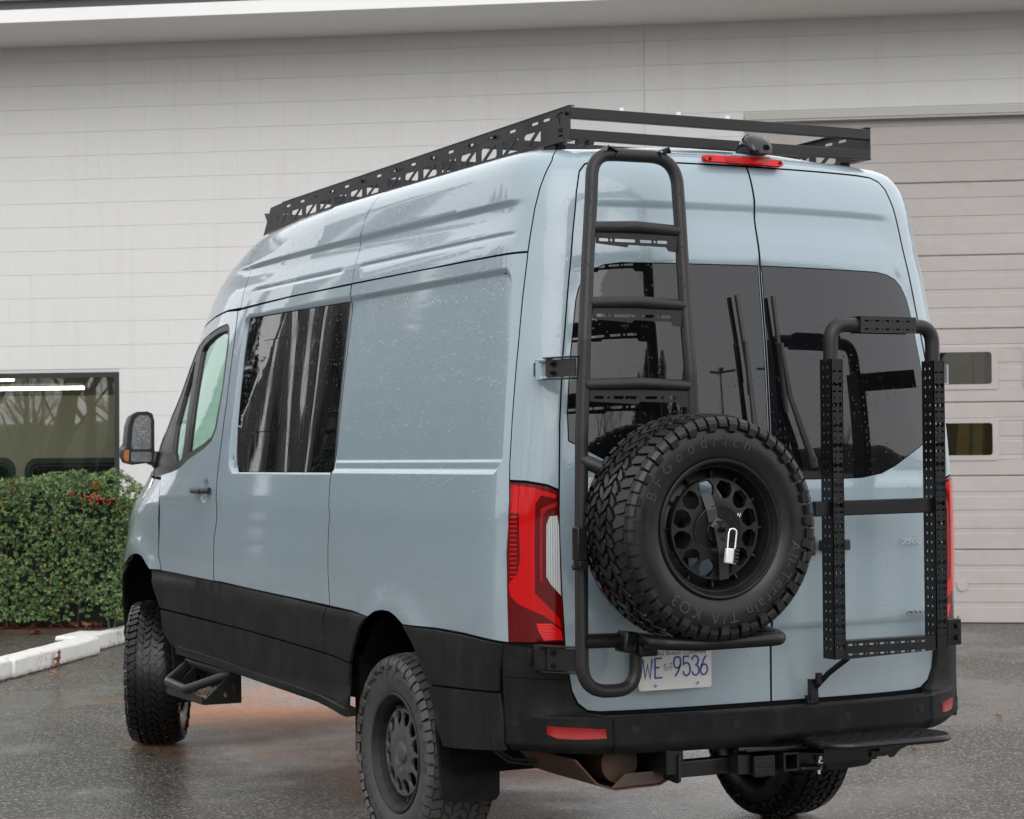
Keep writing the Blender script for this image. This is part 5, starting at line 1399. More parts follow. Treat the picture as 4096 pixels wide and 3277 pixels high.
lo = sheet('lower_bar', [(YL-.026, .833), (YR+.026, .848), (YR+.026, .902), (YL-.026, .900)], plane_map((XR, 0, 0), (0, 1, 0), (0, 0, 1), (-1, 0, 0)), POW, rails, holes=hs, h=.05, thick=.003, close=True)
m_ = MB(); m_.bar((XR+.03, YL-.026, .898), (XR+.03, YR+.026, .900), .058, .003); m_.build('lower_bar_top', POW, lo, False)
hs = []
for k in range(5):
    y = -.305-k*.047
    for z in (2.083, 2.052): hs.append(rrect(y-.010, z-.0032, y+.010, z+.0032, .003, 3)); hs.append(circ(y-.0235, z, .0032, 8))
tp = sheet('top_cover', [(-.278, 2.038), (-.532, 2.038), (-.532, 2.098), (-.278, 2.098)], plane_map((XR, 0, 0), (0, 1, 0), (0, 0, 1), (-1, 0, 0)), POWG, rails, holes=hs, h=.05, thick=.003, close=True)
m_ = MB(); m_.box((XR+.034, -.405, 2.098), (.066, .254, .003)); m_.box((XR+.066, -.405, 2.068), (.003, .254, .06)); m_.build('cover_top', POWG, tp, False)
# rail hinges, strut
m_ = MB(); m_.bar((XR+.05, YR-.02, 1.90), (-1.215, -.86, 1.90), .006, .075); m_.build('rail_hinge', POW, rails, False)
m_ = MB(); m_.tube([(-1.13, -.915, 1.862), (-1.13, -.915, 1.94)], .017, 14); m_.build('door_hinge', PAINT, van)
m_ = MB(); m_.box((-1.30, -.835, .905), (.22, .006, .09), Matrix.Rotation(R(-38), 3, 'Z')); m_.box((-1.37, -.745, .905), (.05, .060, .098), Matrix.Rotation(R(-12), 3, 'Z')); o = m_.build('rail_hinge', POW, rails, False, .004)
for z in (.885, .93): m_ = MB(); m_.cyl((-1.39, -.745, z), (-1.415, -.748, z), .010, 6); m_.build('bolt', DARKM, o)
m_ = MB(); m_.tube([(XR+.02, -.215, .835), (XR+.10, -.185, .775), (-1.30, -.160, .715)], .011, 8); m_.box((-1.30, -.152, .712), (.02, .034, .075)); m_.cyl((-1.33, -.158, .775), (-1.33, -.158, .735), .013, 10); m_.box((-1.295, -.150, .675), (.018, .05, .03)); m_.build('support_strut', POW, rails, True)
# door handle recess
m_ = MB(); m_.box((-1.277, -.275, 1.245), (.02, .135, .040)); m_.box((-1.272, -.14, 1.245), (.010, .10, .075)); m_.build('rear_door_handle', mat('handle_grip', (.02, .02, .022), .4), rdoors[1], True, .012)
# wipers
def wiper(s):
    if s > 0: a, b, c, d, e = (-1.240, .128, 2.182), (-1.275, .096, 1.86), (-1.262, .110, 2.01), (-1.285, .088, 1.74), (-1.298, .075, 1.58)
    else: a, b, c, d, e = (-1.240, -.033, 2.182), (-1.280, -.062, 1.745), (-1.262, -.048, 2.005), (-1.285, -.078, 1.80), (-1.300, -.160, 1.575)
    m_ = MB(); m_.bar(a, b, .012, .014, (1, 0, 0)); w_ = m_.build('wiper', RUB, van, False)
    m_ = MB(); m_.tube([Vector(c)+Vector((-.01, 0, 0)), Vector(d), Vector(e)], [.007, .010, .015], 10)
    m_.bar(Vector(c)+Vector((-.008, 0, .0)), Vector(c)+Vector((-.012, -.014, -.20)), .013, .008, (1, 0, 0)); m_.tube([Vector(e), Vector(e)+Vector((0, -.008, -.035))], [.018, .016], 10); m_.build('wiper_arm', mat('wiper_black', (.022, .022, .024), .45), w_)
wiper(1); wiper(-1)
# badges
def badge(txt, y, z, size, name):
    v_, f_ = text_mesh(txt, size, .0018); sh = .28
    m_ = MB(); f = bodymap(None)
    V = []
    x0 = v_[:, 0].min(); v_[:, 0] = x0+(v_[:, 0]-x0)*1.45
    for p in v_:
        V.append((-1.262+.10*((abs(y)+ (p[0]-x0))/.83)**3*.9-.010-p[2]-.003, -(abs(y)+(p[0]-x0)+p[1]*sh), z+p[1]*.82))
    m_.add(V, f_); return m_.build(name, CHROME, rdoors[1], False)
badge('2500', .612, 1.238, .040, 'model_number'); badge('AWD', .632, .966, .040, 'drive_badge')
# number plate
PLW, PLH = .305, .152; PY, PZ = .4335, .820
pf = plane_map((-1.283, PY, PZ), (0, -1, 0), (0, 0, 1), (-1, 0, 0))
PWH = mat('plate_white', (.66, .655, .63), .35, 0, .5); PBL = mat('plate_blue', (.020, .055, .30), .35)
plate = sheet('number_plate', rrect(-PLW/2, -PLH/2, PLW/2, PLH/2, .010, 4), pf, PWH, van, h=.08, thick=.003)
sheet('plate_rim', rrect(-PLW/2+.004, -PLH/2+.004, PLW/2-.004, PLH/2-.004, .008, 4), plane_map((-1.2838, PY, PZ), (0, -1, 0), (0, 0, 1), (-1, 0, 0)), PWH, plate, holes=[rrect(-PLW/2+.007, -PLH/2+.008, PLW/2-.007, PLH/2-.008, .006, 4)], h=.08, hb=.03, thick=.001)
def stroke_char(paths, w, h, lw):
    m_ = MB()
    return paths
GL = {'W': [[(0, 1), (.22, 0), (.5, .68), (.78, 0), (1, 1)]], 'E': [[(.92, 1), (.05, 1), (.05, 0), (.95, 0)], [(.05, .53), (.60, .53)]],
      '9': [[(.20, 0), (.62, .25), (.90, .55), (.96, .74), (.90, .90), (.72, .985), (.5, 1), (.28, .985), (.10, .88), (.05, .73), (.10, .56), (.28, .44), (.5, .42), (.75, .47), (.93, .62)]],
      '5': [[(.86, 1), (.10, 1), (.08, .58), (.28, .66), (.55, .67), (.80, .60), (.95, .42), (.95, .25), (.82, .08), (.52, 0), (.25, .03), (.10, .12), (.06, .25)]],
      '3': [[(.06, .80), (.12, .92), (.30, .99), (.55, 1), (.80, .93), (.90, .78), (.82, .62), (.55, .53), (.85, .45), (.96, .28), (.88, .10), (.65, .01), (.40, 0), (.18, .06), (.05, .20)]],
      '6': [[(.80, 1), (.50, .80), (.20, .52), (.05, .30), (.08, .12), (.28, .01), (.52, 0), (.78, .06), (.94, .20), (.95, .36), (.80, .50), (.52, .55), (.28, .50), (.10, .36)]]}
def glyph(ch, u0, v0, w, h, lw=.0052):
    m_ = MB()
    for path in GL[ch]:
        P = [(u0+x*w, v0+y*h) for x, y in path]; n = len(P); Lf = []; Rt = []
        for i in range(n):
            a = np.array(P[max(0, i-1)]); b = np.array(P[min(n-1, i+1)]); c = np.array(P[i])
            d1 = c-a if i > 0 else b-c; d2 = b-c if i < n-1 else c-a
            d1 = d1/np.linalg.norm(d1); d2 = d2/np.linalg.norm(d2); n1 = np.array([-d1[1], d1[0]]); n2 = np.array([-d2[1], d2[0]]); mm = n1+n2; mm /= max(np.linalg.norm(mm), .2); k = 1/max(mm@n1, .5)
            Lf.append(c+mm*k*lw/2); Rt.append(c-mm*k*lw/2)
        V = []
        for q in (0, .0012):
            for p in Lf+Rt: V.append((-1.2832-q-(.0003), PY-p[0], PZ+p[1]))
        N_ = 2*n; F = []
        for i in range(n-1):
            F.append((N_+i, N_+i+1, N_+n+i+1, N_+n+i)); F.append((i, i+1, N_+i+1, N_+i)); F.append((n+i+1, n+i, N_+n+i, N_+n+i+1))
        F += [(0, N_, N_+n, n), (n-1, 2*n-1, N_+2*n-1, N_+n-1)]
        m_.add(V, F)
    o = m_.build('plate_character', PBL, plate, False)
cw = .034; chh = .070; vb = -.030
us_ = [-.128, -.084, .0225, .0595, .0955, .1325-.003]
for ch, u in zip('WE', (-.136, -.0875)): glyph(ch, u, vb-.002, .038 if ch == 'W' else .033, chh, .0062)
for ch, u in zip('9536', (-.0085, .031, .0685, .1045)): glyph(ch, u, vb, .032, chh, .0062)
v_, f_ = text_mesh('Beautiful British Columbia', .0212, .0002)
k_ = .262/(v_[:, 0].max()-v_[:, 0].min())
m_ = MB(); m_.add([(-1.2838-p[2], PY+.002-(p[0])*k_, PZ+.048+p[1]) for p in v_], f_); m_.build('plate_slogan', mat('plate_text_blue', (.05, .12, .30), .5), plate, False)
# little provincial flag: union stripes, sun and waves
fl = {'flag_white': (.75, .75, .75), 'flag_blue': (.02, .10, .42), 'flag_red': (.6, .03, .03), 'flag_sun': (.85, .62, .04), 'flag_light_blue': (.05, .30, .65)}
FM_ = {k: mat(k, c, .5) for k, c in fl.items()}
def fpoly(name, P, mname, lift): 
    m_ = MB(); m_.add([(-1.2834-lift, PY-(-.031+x), PZ+.005+y+.0015*math.sin(x*210)) for x, y in P], [tuple(range(len(P)))]); return m_.build(name, FM_[mname], plate, False)
fx = np.linspace(-.018, .018, 9)
flag = fpoly('plate_flag', [(x, -.012) for x in fx]+[(x, .014) for x in fx[::-1]], 'flag_white', .0002)
def fband(y0, y1, mname, x0=-.018, x1=.018, l=.0004):
    X = np.linspace(x0, x1, 7); fpoly('plate_flag_band', [(x, y0+.0012*math.sin(x*500)) for x in X]+[(x, y1+.0012*math.sin(x*500)) for x in X[::-1]], mname, l)
fband(-.0118, -.0095, 'flag_light_blue'); fband(-.0078, -.0052, 'flag_light_blue'); fband(-.0032, -.0008, 'flag_blue'); fband(.0004, .0030, 'flag_red', l=.0004); fband(.0052, .0066, 'flag_red', -.018, -.006); fband(.0052, .0066, 'flag_red', .006, .018)
fband(.0085, .0130, 'flag_blue', -.018, -.008); fband(.0085, .0130, 'flag_blue', -.002, .003); fband(.0085, .0130, 'flag_blue', .009, .018)
fpoly('plate_flag_band', [(.0065*math.cos(a), -.001+.0075*math.sin(a)) for a in [math.pi*k/10 for k in range(11)]], 'flag_sun', .0007)
for u, v in ((-.086, -.060), (.092, -.058), (-.090, .063), (.092, .063)):
    m_ = MB(); m_.cyl((-1.284, PY-u, PZ+v), (-1.289, PY-u, PZ+v), .0062, 14); s_ = m_.build('plate_screw', STEEL, plate, True, .001)
    for q in ((.008, .0014), (.0014, .008)):
        m_ = MB(); m_.box((-1.2893, PY-u, PZ+v), (.0006, q[0], q[1])); m_.build('screw_slot', SHELL, s_, False)

# ------------------------------------------------------------------ high brake light and camera
m_ = sheet('high_brake_light', [(.190, 2.689), (.196, 2.697), (.192, 2.712), (.178, 2.716), (-.135, 2.712), (-.150, 2.706), (-.150, 2.692), (-.14, 2.685)], lambda u, v, off: np.stack([-1.150-.0*u+.6*(v-2.70)+.22*(u-.02)**2-off, u, v], -1), REDL, van, h=.03, thick=.03)
m2 = sheet('brake_light_lens', rrect(-.075, 2.692, .115, 2.709, .004, 3), lambda u, v, off: np.stack([-1.152+.6*(v-2.70)+.22*(u-.02)**2-off, u, v], -1), lens_mat('led_lens', (.42, .006, .008), .1, 60, 'y'), m_, h=.03, thick=.001)
for y in (.178, -.135):
    b_ = MB(); b_.cyl((-1.140, y, 2.700), (-1.153, y, 2.700), .006, 8); b_.build('screw', DARKM, m_)
m_ = MB()
prof = [(.012, .030, 2.720, 2.745), (-.03, .045, 2.722, 2.775), (-.075, .052, 2.725, 2.808), (-.11, .054, 2.722, 2.800), (-.135, .050, 2.722, 2.770), (-.145, .040, 2.728, 2.745)]
V = []; F = []; n = 14
for dx, hw, z0, z1 in prof:
    for j in range(n):
        a = 2*math.pi*j/n; cy = math.cos(a); sy = math.sin(a); e = .7
        V.append((-1.03+dx, -.040+hw*(abs(cy)**e)*np.sign(cy), (z0+z1)/2+(z1-z0)/2*(abs(sy)**e)*np.sign(sy)))
for i in range(len(prof)-1):
    for j in range(n): F.append((i*n+j, i*n+(j+1) % n, (i+1)*n+(j+1) % n, (i+1)*n+j))
F += [tuple(range(n))[::-1], tuple((len(prof)-1)*n+j for j in range(n))]
m_.add(V, F); cm = m_.build('rear_camera', mat('camera_gloss', (.008, .008, .010), .2, 0, .4, .3), van, True, 0, 60)
m_ = MB(); m_.cyl((-1.166, -.055, 2.752), (-1.178, -.055, 2.748), .012, 14); m_.build('camera_lens', SHELL, cm)
m_ = MB(); m_.box((-1.06, -.02, 2.722), (.14, .17, .012)); m_.build('camera_base', PAINT, cm, True, .005)

# ------------------------------------------------------------------ roof rack
RX0, RX1, RY = -.978, 2.30, .683
rack = MB()
def rtop(x): return 2.892-.0082*(x+1)-.0028*(x+1)**2*0
def rbot(x): return 2.764 if x < 1.2 else 2.764-.030*((x-1.2)/1.1)**1.5
bars = MB()
rk = None
def rail(sg):
    P = [(RX0, 2.892), (RX0, 2.764)]+[(x, rbot(x)) for x in np.linspace(-.5, 2.28, 9)]+[(2.335, 2.726), (2.225, 2.858)]+[(x, rtop(x)) for x in np.linspace(2.0, -.6, 8)]
    hs = []; pitch = .1905; x = -.675; k = 0
    while x < 2.20:
        a, b = x-.068, x+.074; z0, z1 = rbot(x)+.014, rtop(x)-.058
        if k in (8,): x += pitch*.28; k += 1; continue
        # two triangles left and right of a diagonal strut
        hs.append([(b, z0+.004), (b, z1-.008), (b-.010, z1), (a+.052, z1), (a+.046, z1-.003), (b-.008, z0)])
        hs.append([(a, z1-.004), (a, z0+.008), (a+.010, z0), (b-.052, z0), (b-.046, z0+.003), (a+.008, z1)])
        x += pitch; k += 1
    x = -.79
    while x < 2.16:
        z = rtop(x)-.027; hs.append(rrect(x-.028, z-.0055, x+.028, z+.0055, .005, 3)); hs.append(circ(x+.052, z, .0042, 8)); x += .1905 if int(round((x+.79)/.095)) % 2 else .095
    o = sheet('side_rail', P, plane_map((0, sg*RY, 0), (1, 0, 0), (0, 0, 1), (0, sg, 0)), POWG, None, holes=hs, h=.08, hb=.06, thick=.004, close=True)
    return o
rl = rail(1); rl.name = 'roof_rack'; rl.parent = van; rl['label'] = 'long black roof rack with truss cut side rails'
r2 = rail(-1); r2.parent = rl
for sg in (1, -1):
    m_ = MB(); xs = np.linspace(RX0, 2.31, 14)
    for a_, b_ in zip(xs[:-1], xs[1:]): m_.bar((a_, sg*(RY-.012), rbot(a_)+.001), (b_, sg*(RY-.012), rbot(b_)+.001), .030, .003)
    for a_, b_ in zip(xs[:-1], xs[1:]):
        if b_ < 2.24: m_.bar((a_, sg*(RY-.010), rtop(a_)), (b_, sg*(RY-.010), rtop(b_)), .024, .003)
    m_.build('rail_flange', POWG, rl, False)
xs = [RX0+.006, -.20, .42, 1.05, 1.68]
for i, x in enumerate(xs):
    m_ = MB(); m_.bar((x, RY-.004, rtop(x)-.028), (x, -RY+.004, rtop(x)-.028), .030 if i else .026, .042)
    m_.build('crossbar', POWG, rl, False, .0025)
m_ = MB(); m_.bar((RX0+.006, RY-.004, 2.784), (RX0+.006, -RY+.004, 2.781), .026, .040); m_.build('crossbar', POWG, rl, False, .0025)
m_ = MB(); m_.bar((2.285, RY-.004, 2.79), (2.285, -RY+.004, 2.79), .004, .13, (.85, 0, 1)); m_.build('wind_fairing', POWG, rl, False)
m_ = MB()
for x in (-.80, -.30, .25, .80, 1.35, 1.9):
    for sg in (1, -1): m_.box((x, sg*(RY-.03), rbot(x)-.006), (.09, .05, .022))
m_.build('rack_feet', DARKM, rl, True, .003).name = 'rack_foot'
for y in (.20, -.02, .45):
    for x in (RX0+.02,): m_ = MB(); m_.cyl((x, y, 2.885), (x, y, 2.900), .009, 8); m_.build('clear_nut', mat('clear_plastic', (.75, .78, .76), .2), rl)
for y in (.655, .615):
    m_ = MB(); m_.cyl((-.985, y, 2.752), (-1.02, y, 2.752), .012, 14); m_.build('rack_bolt', DARKM, rl)
for x in (-.955, -.35, -.12, .25, .62, 1.02, 1.4):
    m_ = MB(); m_.cyl((x, RY, rtop(x)-.027), (x, RY+.010, rtop(x)-.027), .008, 6); m_.build('rack_bolt', DARKM, rl)
def rack_text(txt, x, z, size, mt):
    v_, f_ = text_mesh(txt, size, .0004); m_ = MB(); m_.add([(x-p[0], RY+.0008+p[2], z+p[1]) for p in v_], f_); m_.build('rack_lettering', SHELL, rl, False)
rack_text('TEC', -.905, 2.800, .022, None); rack_text('Vanlife', -.905, 2.784, .013, None)
m_ = MB()
for P_ in ([(-.872, 2.862), (-.885, 2.872), (-.925, 2.876), (-.925, 2.871), (-.887, 2.867), (-.877, 2.858)], [(-.897, 2.862), (-.903, 2.862), (-.903, 2.833), (-.897, 2.835)]): m_.add([(x, RY+.0012, z) for x, z in P_], [tuple(range(len(P_)))])
m_.build('rack_emblem', SHELL, rl, False)

# ------------------------------------------------------------------ running gear, hitch, steps
m_ = MB(); m_.box((1.4, 0, .56), (4.6, 1.5, .10)); m_.box((-.85, 0, .60), (.7, 1.6, .10)); m_.build('floor_pan', SHELL, van, False)
m_ = MB(); m_.cyl((0, .75, .40), (0, -.75, .40), .045, 14); m_.tube([(0, .14, .40), (0, .08, .40), (0, -.08, .40), (0, -.14, .40)], [.06, .15, .15, .06], 16); m_.build('rear_axle', DARKM, van)
m_ = MB(); m_.box((1.2, .45, .50), (5.0, .07, .12)); m_.box((1.2, -.45, .50), (5.0, .07, .12)); m_.cyl((3.665, .75, .40), (3.665, -.75, .40), .05, 12); m_.box((3.6, 0, .45), (.7, .8, .16)); m_.build('chassis_rail', DARKM, van, False)
# mudflap
def flap(sg, x0=-.50):
    P = [(.995, .69), (1.035, .715), (1.030, .55), (1.005, .30), (.995, .278), (.97, .268), (.80, .258), (.775, .264), (.760, .285), (.758, .50), (.758, .69)]
    sheet('mudflap', P, plane_map((x0, 0, 0), (0, sg, 0), (0, 0, 1), (-1, 0, 0)), PLAST, van, h=.06, thick=.008, close=True)
    m_ = MB(); m_.bar((x0-.003, sg*1.034, .72), (x0+.012, sg*1.0, .285), .01, .02, (1, 0, 0)); m_.build('mudflap_edge', PLAST, van, False, .003)
    sheet('mudflap', [(.93, .62), (1.03, .64), (1.02, .50), (.99, .36), (.97, .33), (.90, .33)], plane_map((2.80, 0, 0), (0, sg, 0), (0, 0, 1), (-1, 0, 0)), PLAST, van, h=.06, thick=.02, close=True)
flap(1); flap(-1)
# exhaust silencer with rusty skid plate
sk = MB(); A_ = [(.80, .505), (.715, .415), (.64, .388), (.455, .392), (.395, .420), (.37, .50)]
V = [(x, y, z) for x in (-1.20, -.72) for y, z in A_]; n = len(A_); F = [(i, i+1, n+i+1, n+i) for i in range(n-1)]
sk.add(V, F); o = sk.build('skid_plate', RUST, van, False); sm_ = o.modifiers.new('solid', 'SOLIDIFY'); sm_.thickness = .006
m_ = MB(); m_.add([(-1.20, y, z) for y, z in ((.66, .392), (.46, .396), (.40, .425), (.455, .442), (.60, .440))], [(0, 1, 2, 3, 4)]); m_.build('skid_plate_end', noisy('skid_end', (.05, .04, .035), (.08, .045, .03), 10, .5), van, False)
m_ = MB(); m_.cyl((-1.16, .60, .475), (-.75, .60, .475), .075, 20); m_.build('silencer', noisy('silencer_steel', (.09, .05, .03), (.04, .03, .025), 9, .5, .5), van)
m_ = MB(); m_.tube([(-.80, .93, .50), (-.80, .87, .455), (-.80, .78, .438), (-.82, .69, .455), (-.85, .62, .51)], .007, 8); m_.tube([(-.80, .93, .51), (-.80, .85, .462), (-.81, .74, .452), (-.85, .66, .50)], .006, 8); m_.build('brake_cable', RUB, van)
# hitch
m_ = MB(); m_.bar((-1.26, .43, .452), (-1.26, -.45, .458), .060, .058); hitch = m_.build('tow_hitch', DARKM, van, False, .004)
m_ = sheet('hitch_bracket', [(-1.31, .508), (-1.31, .415), (-1.29, .405), (-.98, .430), (-.85, .50), (-.9, .54), (-1.18, .54)], plane_map((0, .44, 0), (1, 0, 0), (0, 0, 1), (0, 1, 0)), DARKM, hitch, h=.2, thick=.010, close=True)
def sqtube(name, x0, x1, y, z, s, wl, m, par):
    o = MB(); 
    for dy, dz, a, b in ((0, s/2-wl/2, s, wl), (0, -s/2+wl/2, s, wl), (s/2-wl/2, 0, wl, s-2*wl), (-s/2+wl/2, 0, wl, s-2*wl)): o.box(((x0+x1)/2, y+dy, z+dz), (abs(x1-x0), a, b))
    return o.build(name, m, par, False, .0015)
sqtube('receiver', -1.395, -1.20, .011, .465, .068, .009, DARKM, hitch)
m_ = MB(); m_.box((-1.36, .128, .458), (.05, .080, .066)); m_.box((-1.39, .128, .458), (.012, .088, .074)); m_.box((-1.3965, .128, .4665), (.002, .076, .024)); m_.box((-1.3965, .128, .4375), (.002, .076, .024)); m_.box((-1.34, .20, .465), (.06, .05, .07)); m_.build('hitch_lock', DARKM, hitch, True, .004)
m_ = MB(); m_.box((-1.33, -.085, .432), (.06, .11, .012)); m_.tube([(-1.36, -.05, .432), (-1.38, -.12, .432), (-1.33, -.16, .432)], .009, 8); m_.build('chain_loop', DARKM, hitch, True, .002)
m_ = MB(); m_.cyl((-1.30, -.175, .448), (-1.30, -.175, .462), .013, 6); m_.build('hitch_bolt', STEEL, hitch, False)
m_ = MB(); m_.cyl((-1.30, -.175, .410), (-1.30, -.175, .432), .010, 6); m_.cyl((-1.30, -.175, .395), (-1.30, -.175, .448), .006, 8); m_.cyl((-1.30, -.175, .436), (-1.30, -.175, .440), .017, 12); m_.build('hitch_nut', STEEL, hitch, False)
m_ = MB(); m_.tube([(-1.36, .22, .52), (-1.38, .05, .512), (-1.37, -.08, .514), (-1.32, -.10, .52)], .010, 8); m_.box((-1.34, .05, .516), (.10, .30, .010)); m_.build('hitch_top_plate', DARKM, hitch, True, .003)
# step pad
fz = lambda u, v, off: np.stack([u, v, .545+off+0*u], -1)
pad = sheet('bumper_step', rrect(-1.600, -.600, -1.345, -.035, .115, 7), fz, PLAST, van, h=.1, thick=.022, close=True)
m_ = MB(); m_.tube([(x, y, .536) for x, y in rrect(-1.602, -.602, -1.343, -.033, .117, 7)+[(-1.343, -.150)]], .012, 8, False); m_.build('step_rim', POW, pad)
m_ = MB()
for i in range(14):
    for j in range(7):
        y = -.09-i*.033; x = -1.37-j*.030; a = 1 if (i+j) % 2 else -1; m_.bar((x, y, .547), (x+.012*a, y+.012, .547), .004, .004)
m_.build('tread_pattern', POW, pad, False)
gus = sheet('step_gusset', [(-.06, .535), (-.56, .535), (-.51, .518), (-.44, .508), (-.395, .492), (-.372, .470), (-.355, .468), (-.335, .485), (-.31, .496), (-.24, .498), (-.20, .488), (-.06, .49)], plane_map((-1.50, 0, 0), (0, 1, 0), (0, 0, 1), (-1, 0, 0)), DARKM, pad, h=.2, thick=.006, close=True)
m_ = MB(); m_.bar((-1.26, -.30, .50), (-1.55, -.30, .515), .06, .03); m_.bar((-1.26, -.12, .49), (-1.50, -.12, .515), .05, .03); m_.build('step_arm', DARKM, pad, False, .002)
# side step (nerf style hoop) under the front door
st = MB(); st.tube([(2.58, 1.005, .552), (1.88, 1.005, .552)], .029, 18); step = st.build('side_step', POWG, van)
m_ = MB(); m_.tube(arc_multi([(2.56, 1.015, .548), (2.43, 1.170, .475), (2.12, 1.175, .463), (1.93, 1.015, .545)], {1: .05, 2: .05}), .023, 14); m_.build('step_hoop', POWG, step)
m_ = MB(); m_.box((2.22, 1.055, .425), (.56, .21, .006)); sp_ = m_.build('step_plate', DARKM, step, False)
for x in (1.92, 2.45): sheet('step_bracket', [(.96, .405), (1.15, .405), (1.15, .425), (1.0, .56), (.96, .56)], plane_map((x, 0, 0), (0, 1, 0), (0, 0, 1), (-1, 0, 0)), DARKM, step, holes=[circ(1.0, .475, .013, 8, .026), circ(1.04, .455, .011, 8, .020)], h=.2, thick=.006, close=True)
m_ = MB(); m_.add([(1.92, .965, .55), (1.92, .965, .41), (2.48, .965, .41), (2.48, .965, .55)], [(0, 1, 2, 3)]); m_.bar((1.92, 1.155, .425), (2.48, 1.155, .425), .008, .035); m_.build('step_side', DARKM, step, False)
m_ = MB()
for k in range(420):
    x = min(2.45, max(1.97, rng.normal(2.22, .10))); y = rng.uniform(.975, 1.145); h_ = max(.004, .026*math.exp(-((x-2.22)/.12)**2)*rng.random()); s_ = rng.uniform(.004, .010); m_.box((x, y, .430+h_), (s_, s_*1.3, s_), Matrix.Rotation(rng.uniform(0, 3), 3, 'Z'))
dl = m_.build('mud', noisy('dry_mud', (.20, .15, .11), (.30, .24, .19), 30, .9), None, False)
tag(dl, 'heap of crumbly dry mud and leaf bits lying on the side step', 'mud', kind='stuff')

# ================================================================== surroundings that show only as reflections
def bare_tree(seed, hgt):
    rg = random.Random(seed); m_ = MB(); tw = MB()
    def grow(p, d, L_, r, lv):
        pts = [p]; q = Vector(p); dd = Vector(d)
        for _ in range(3 if lv < 4 else 2):
            dd = (dd+Vector((rg.gauss(0, .10), rg.gauss(0, .10), rg.gauss(.03, .05)))).normalized(); q = q+dd*(L_/3); pts.append(q.copy())
        n = len(pts); rs = [r*(1-.45*i/(n-1)) for i in range(n)]
        (m_ if lv < 2 else tw).tube(pts, rs, 7 if lv < 2 else 3, False)
        if lv >= 5: return
        k = {0: 5, 1: 4, 2: 4, 3: 3, 4: 3}[lv]
        for j in range(k):
            t = rg.uniform(.35, 1.0) if j else 1.0; b = pts[min(n-1, int(t*(n-1)+.5))]
            ax = Vector((rg.gauss(0, 1), rg.gauss(0, 1), rg.gauss(0, .3))); ax = (ax-dd*ax.dot(dd)).normalized(); sp = rg.uniform(.35, .75)
            grow(b, (dd*math.cos(sp)+ax*math.sin(sp)+Vector((0, 0, .18))).normalized(), L_*rg.uniform(.58, .78), rs[-1]*rg.uniform(.55, .8), lv+1)
    grow(Vector((0, 0, 0)), Vector((0, 0, 1)), hgt*.30, hgt*.018, 0)
    return mesh('trunk', m_.V, m_.F, True), mesh('twigs', tw.V, tw.F, False)
BT = [bare_tree(3, 11), bare_tree(8, 13)]
BKD = mat('bark_dark', (.05, .045, .04), .9)
for a_, b_ in BT: a_.materials.append(BKD); b_.materials.append(BKD)
def put_bare(x, y, k, s, label):
    t = thing('bare_tree', label, 'tree', (x, y, 0), 'leafless trees round the yard', rng.uniform(0, 6)); t.scale = (s, s, s)
    for n, me_ in zip(('trunk', 'crown'), BT[k]): o = bpy.data.objects.new(n, me_); COL.objects.link(o); o.parent = t
def conifer(seed, hgt, rad):
    rg = np.random.default_rng(seed); V = []; F = []
    for i in range(2600):
        t = rg.random()**.8; z = hgt*(.04+.96*t); r = rad*(1-t)**.85*(.55+.5*rg.random())*(1+.25*math.sin(z*2.2+seed)); a = rg.uniform(0, 6.283)
        c = np.array([r*math.cos(a), r*math.sin(a), z-.25*r]); s = .38*(1.1-.6*t)
        d = np.array([math.cos(a), math.sin(a), -.35+rg.normal(0, .15)])*s; e = np.array([-math.sin(a), math.cos(a), rg.normal(0, .3)])*s*.45
        k = len(V); V += [c-e, c+e, c+d+e*.4, c+d*1.3, c+d-e*.4]; F.append((k, k+1, k+2, k+3, k+4))
    m_ = MB(); m_.tube([(0, 0, 0), (0, 0, hgt*.5), (0, 0, hgt*.95)], [hgt*.016, hgt*.01, .03], 7)
    k = len(V); n9 = 9
    for q, (zz, rr) in enumerate(((.03, .80), (.35, .52), (.65, .27), (.93, .04))): V += [np.array([rad*rr*math.cos(6.283*j/n9), rad*rr*math.sin(6.283*j/n9), hgt*zz]) for j in range(n9)]
    for q in range(3): F += [(k+q*n9+j, k+q*n9+(j+1) % n9, k+(q+1)*n9+(j+1) % n9, k+(q+1)*n9+j) for j in range(n9)]
    return mesh('trunk', m_.V, m_.F, True), mesh('foliage', V, F, False)
NEEDLE = noisy('needles', (.018, .032, .014), (.035, .055, .022), 1.5, .7)
CT_ = [conifer(1, 11, 2.9), conifer(5, 14, 3.2)]
for a_, b_ in CT_: a_.materials.append(BKD); b_.materials.append(NEEDLE)
def put_con(x, y, k, s, label='dark evergreen conifer seen only in the van reflections'):
    t = thing('conifer_tree', label, 'tree', (x, y, 0), 'evergreen trees round the yard', rng.uniform(0, 6)); t.scale = (s, s, s)
    for n, me_ in zip(('trunk', 'crown'), CT_[k]): o = bpy.data.objects.new(n, me_); COL.objects.link(o); o.parent = t
# ahead and to the left: mirrored in the flank of the van
for i, (an, ds, s_) in enumerate([(22.5, 33, .62), (23.6, 36, .8), (24.6, 31, .72), (25.6, 35, .9), (26.8, 32, .85), (28.0, 34, .95), (29.5, 31, .85), (31, 36, 1.0), (33, 32, .9), (35.5, 35, .9), (38, 33, .8), (41, 36, .9), (16.2, 44, .7), (14.5, 42, .8), (12.5, 46, .9)]):
    put_con(ds*math.cos(R(an)), 1+ds*math.sin(R(an)), i % 2, s_, 'dark evergreen beyond the end of the workshop, mirrored in the van side')
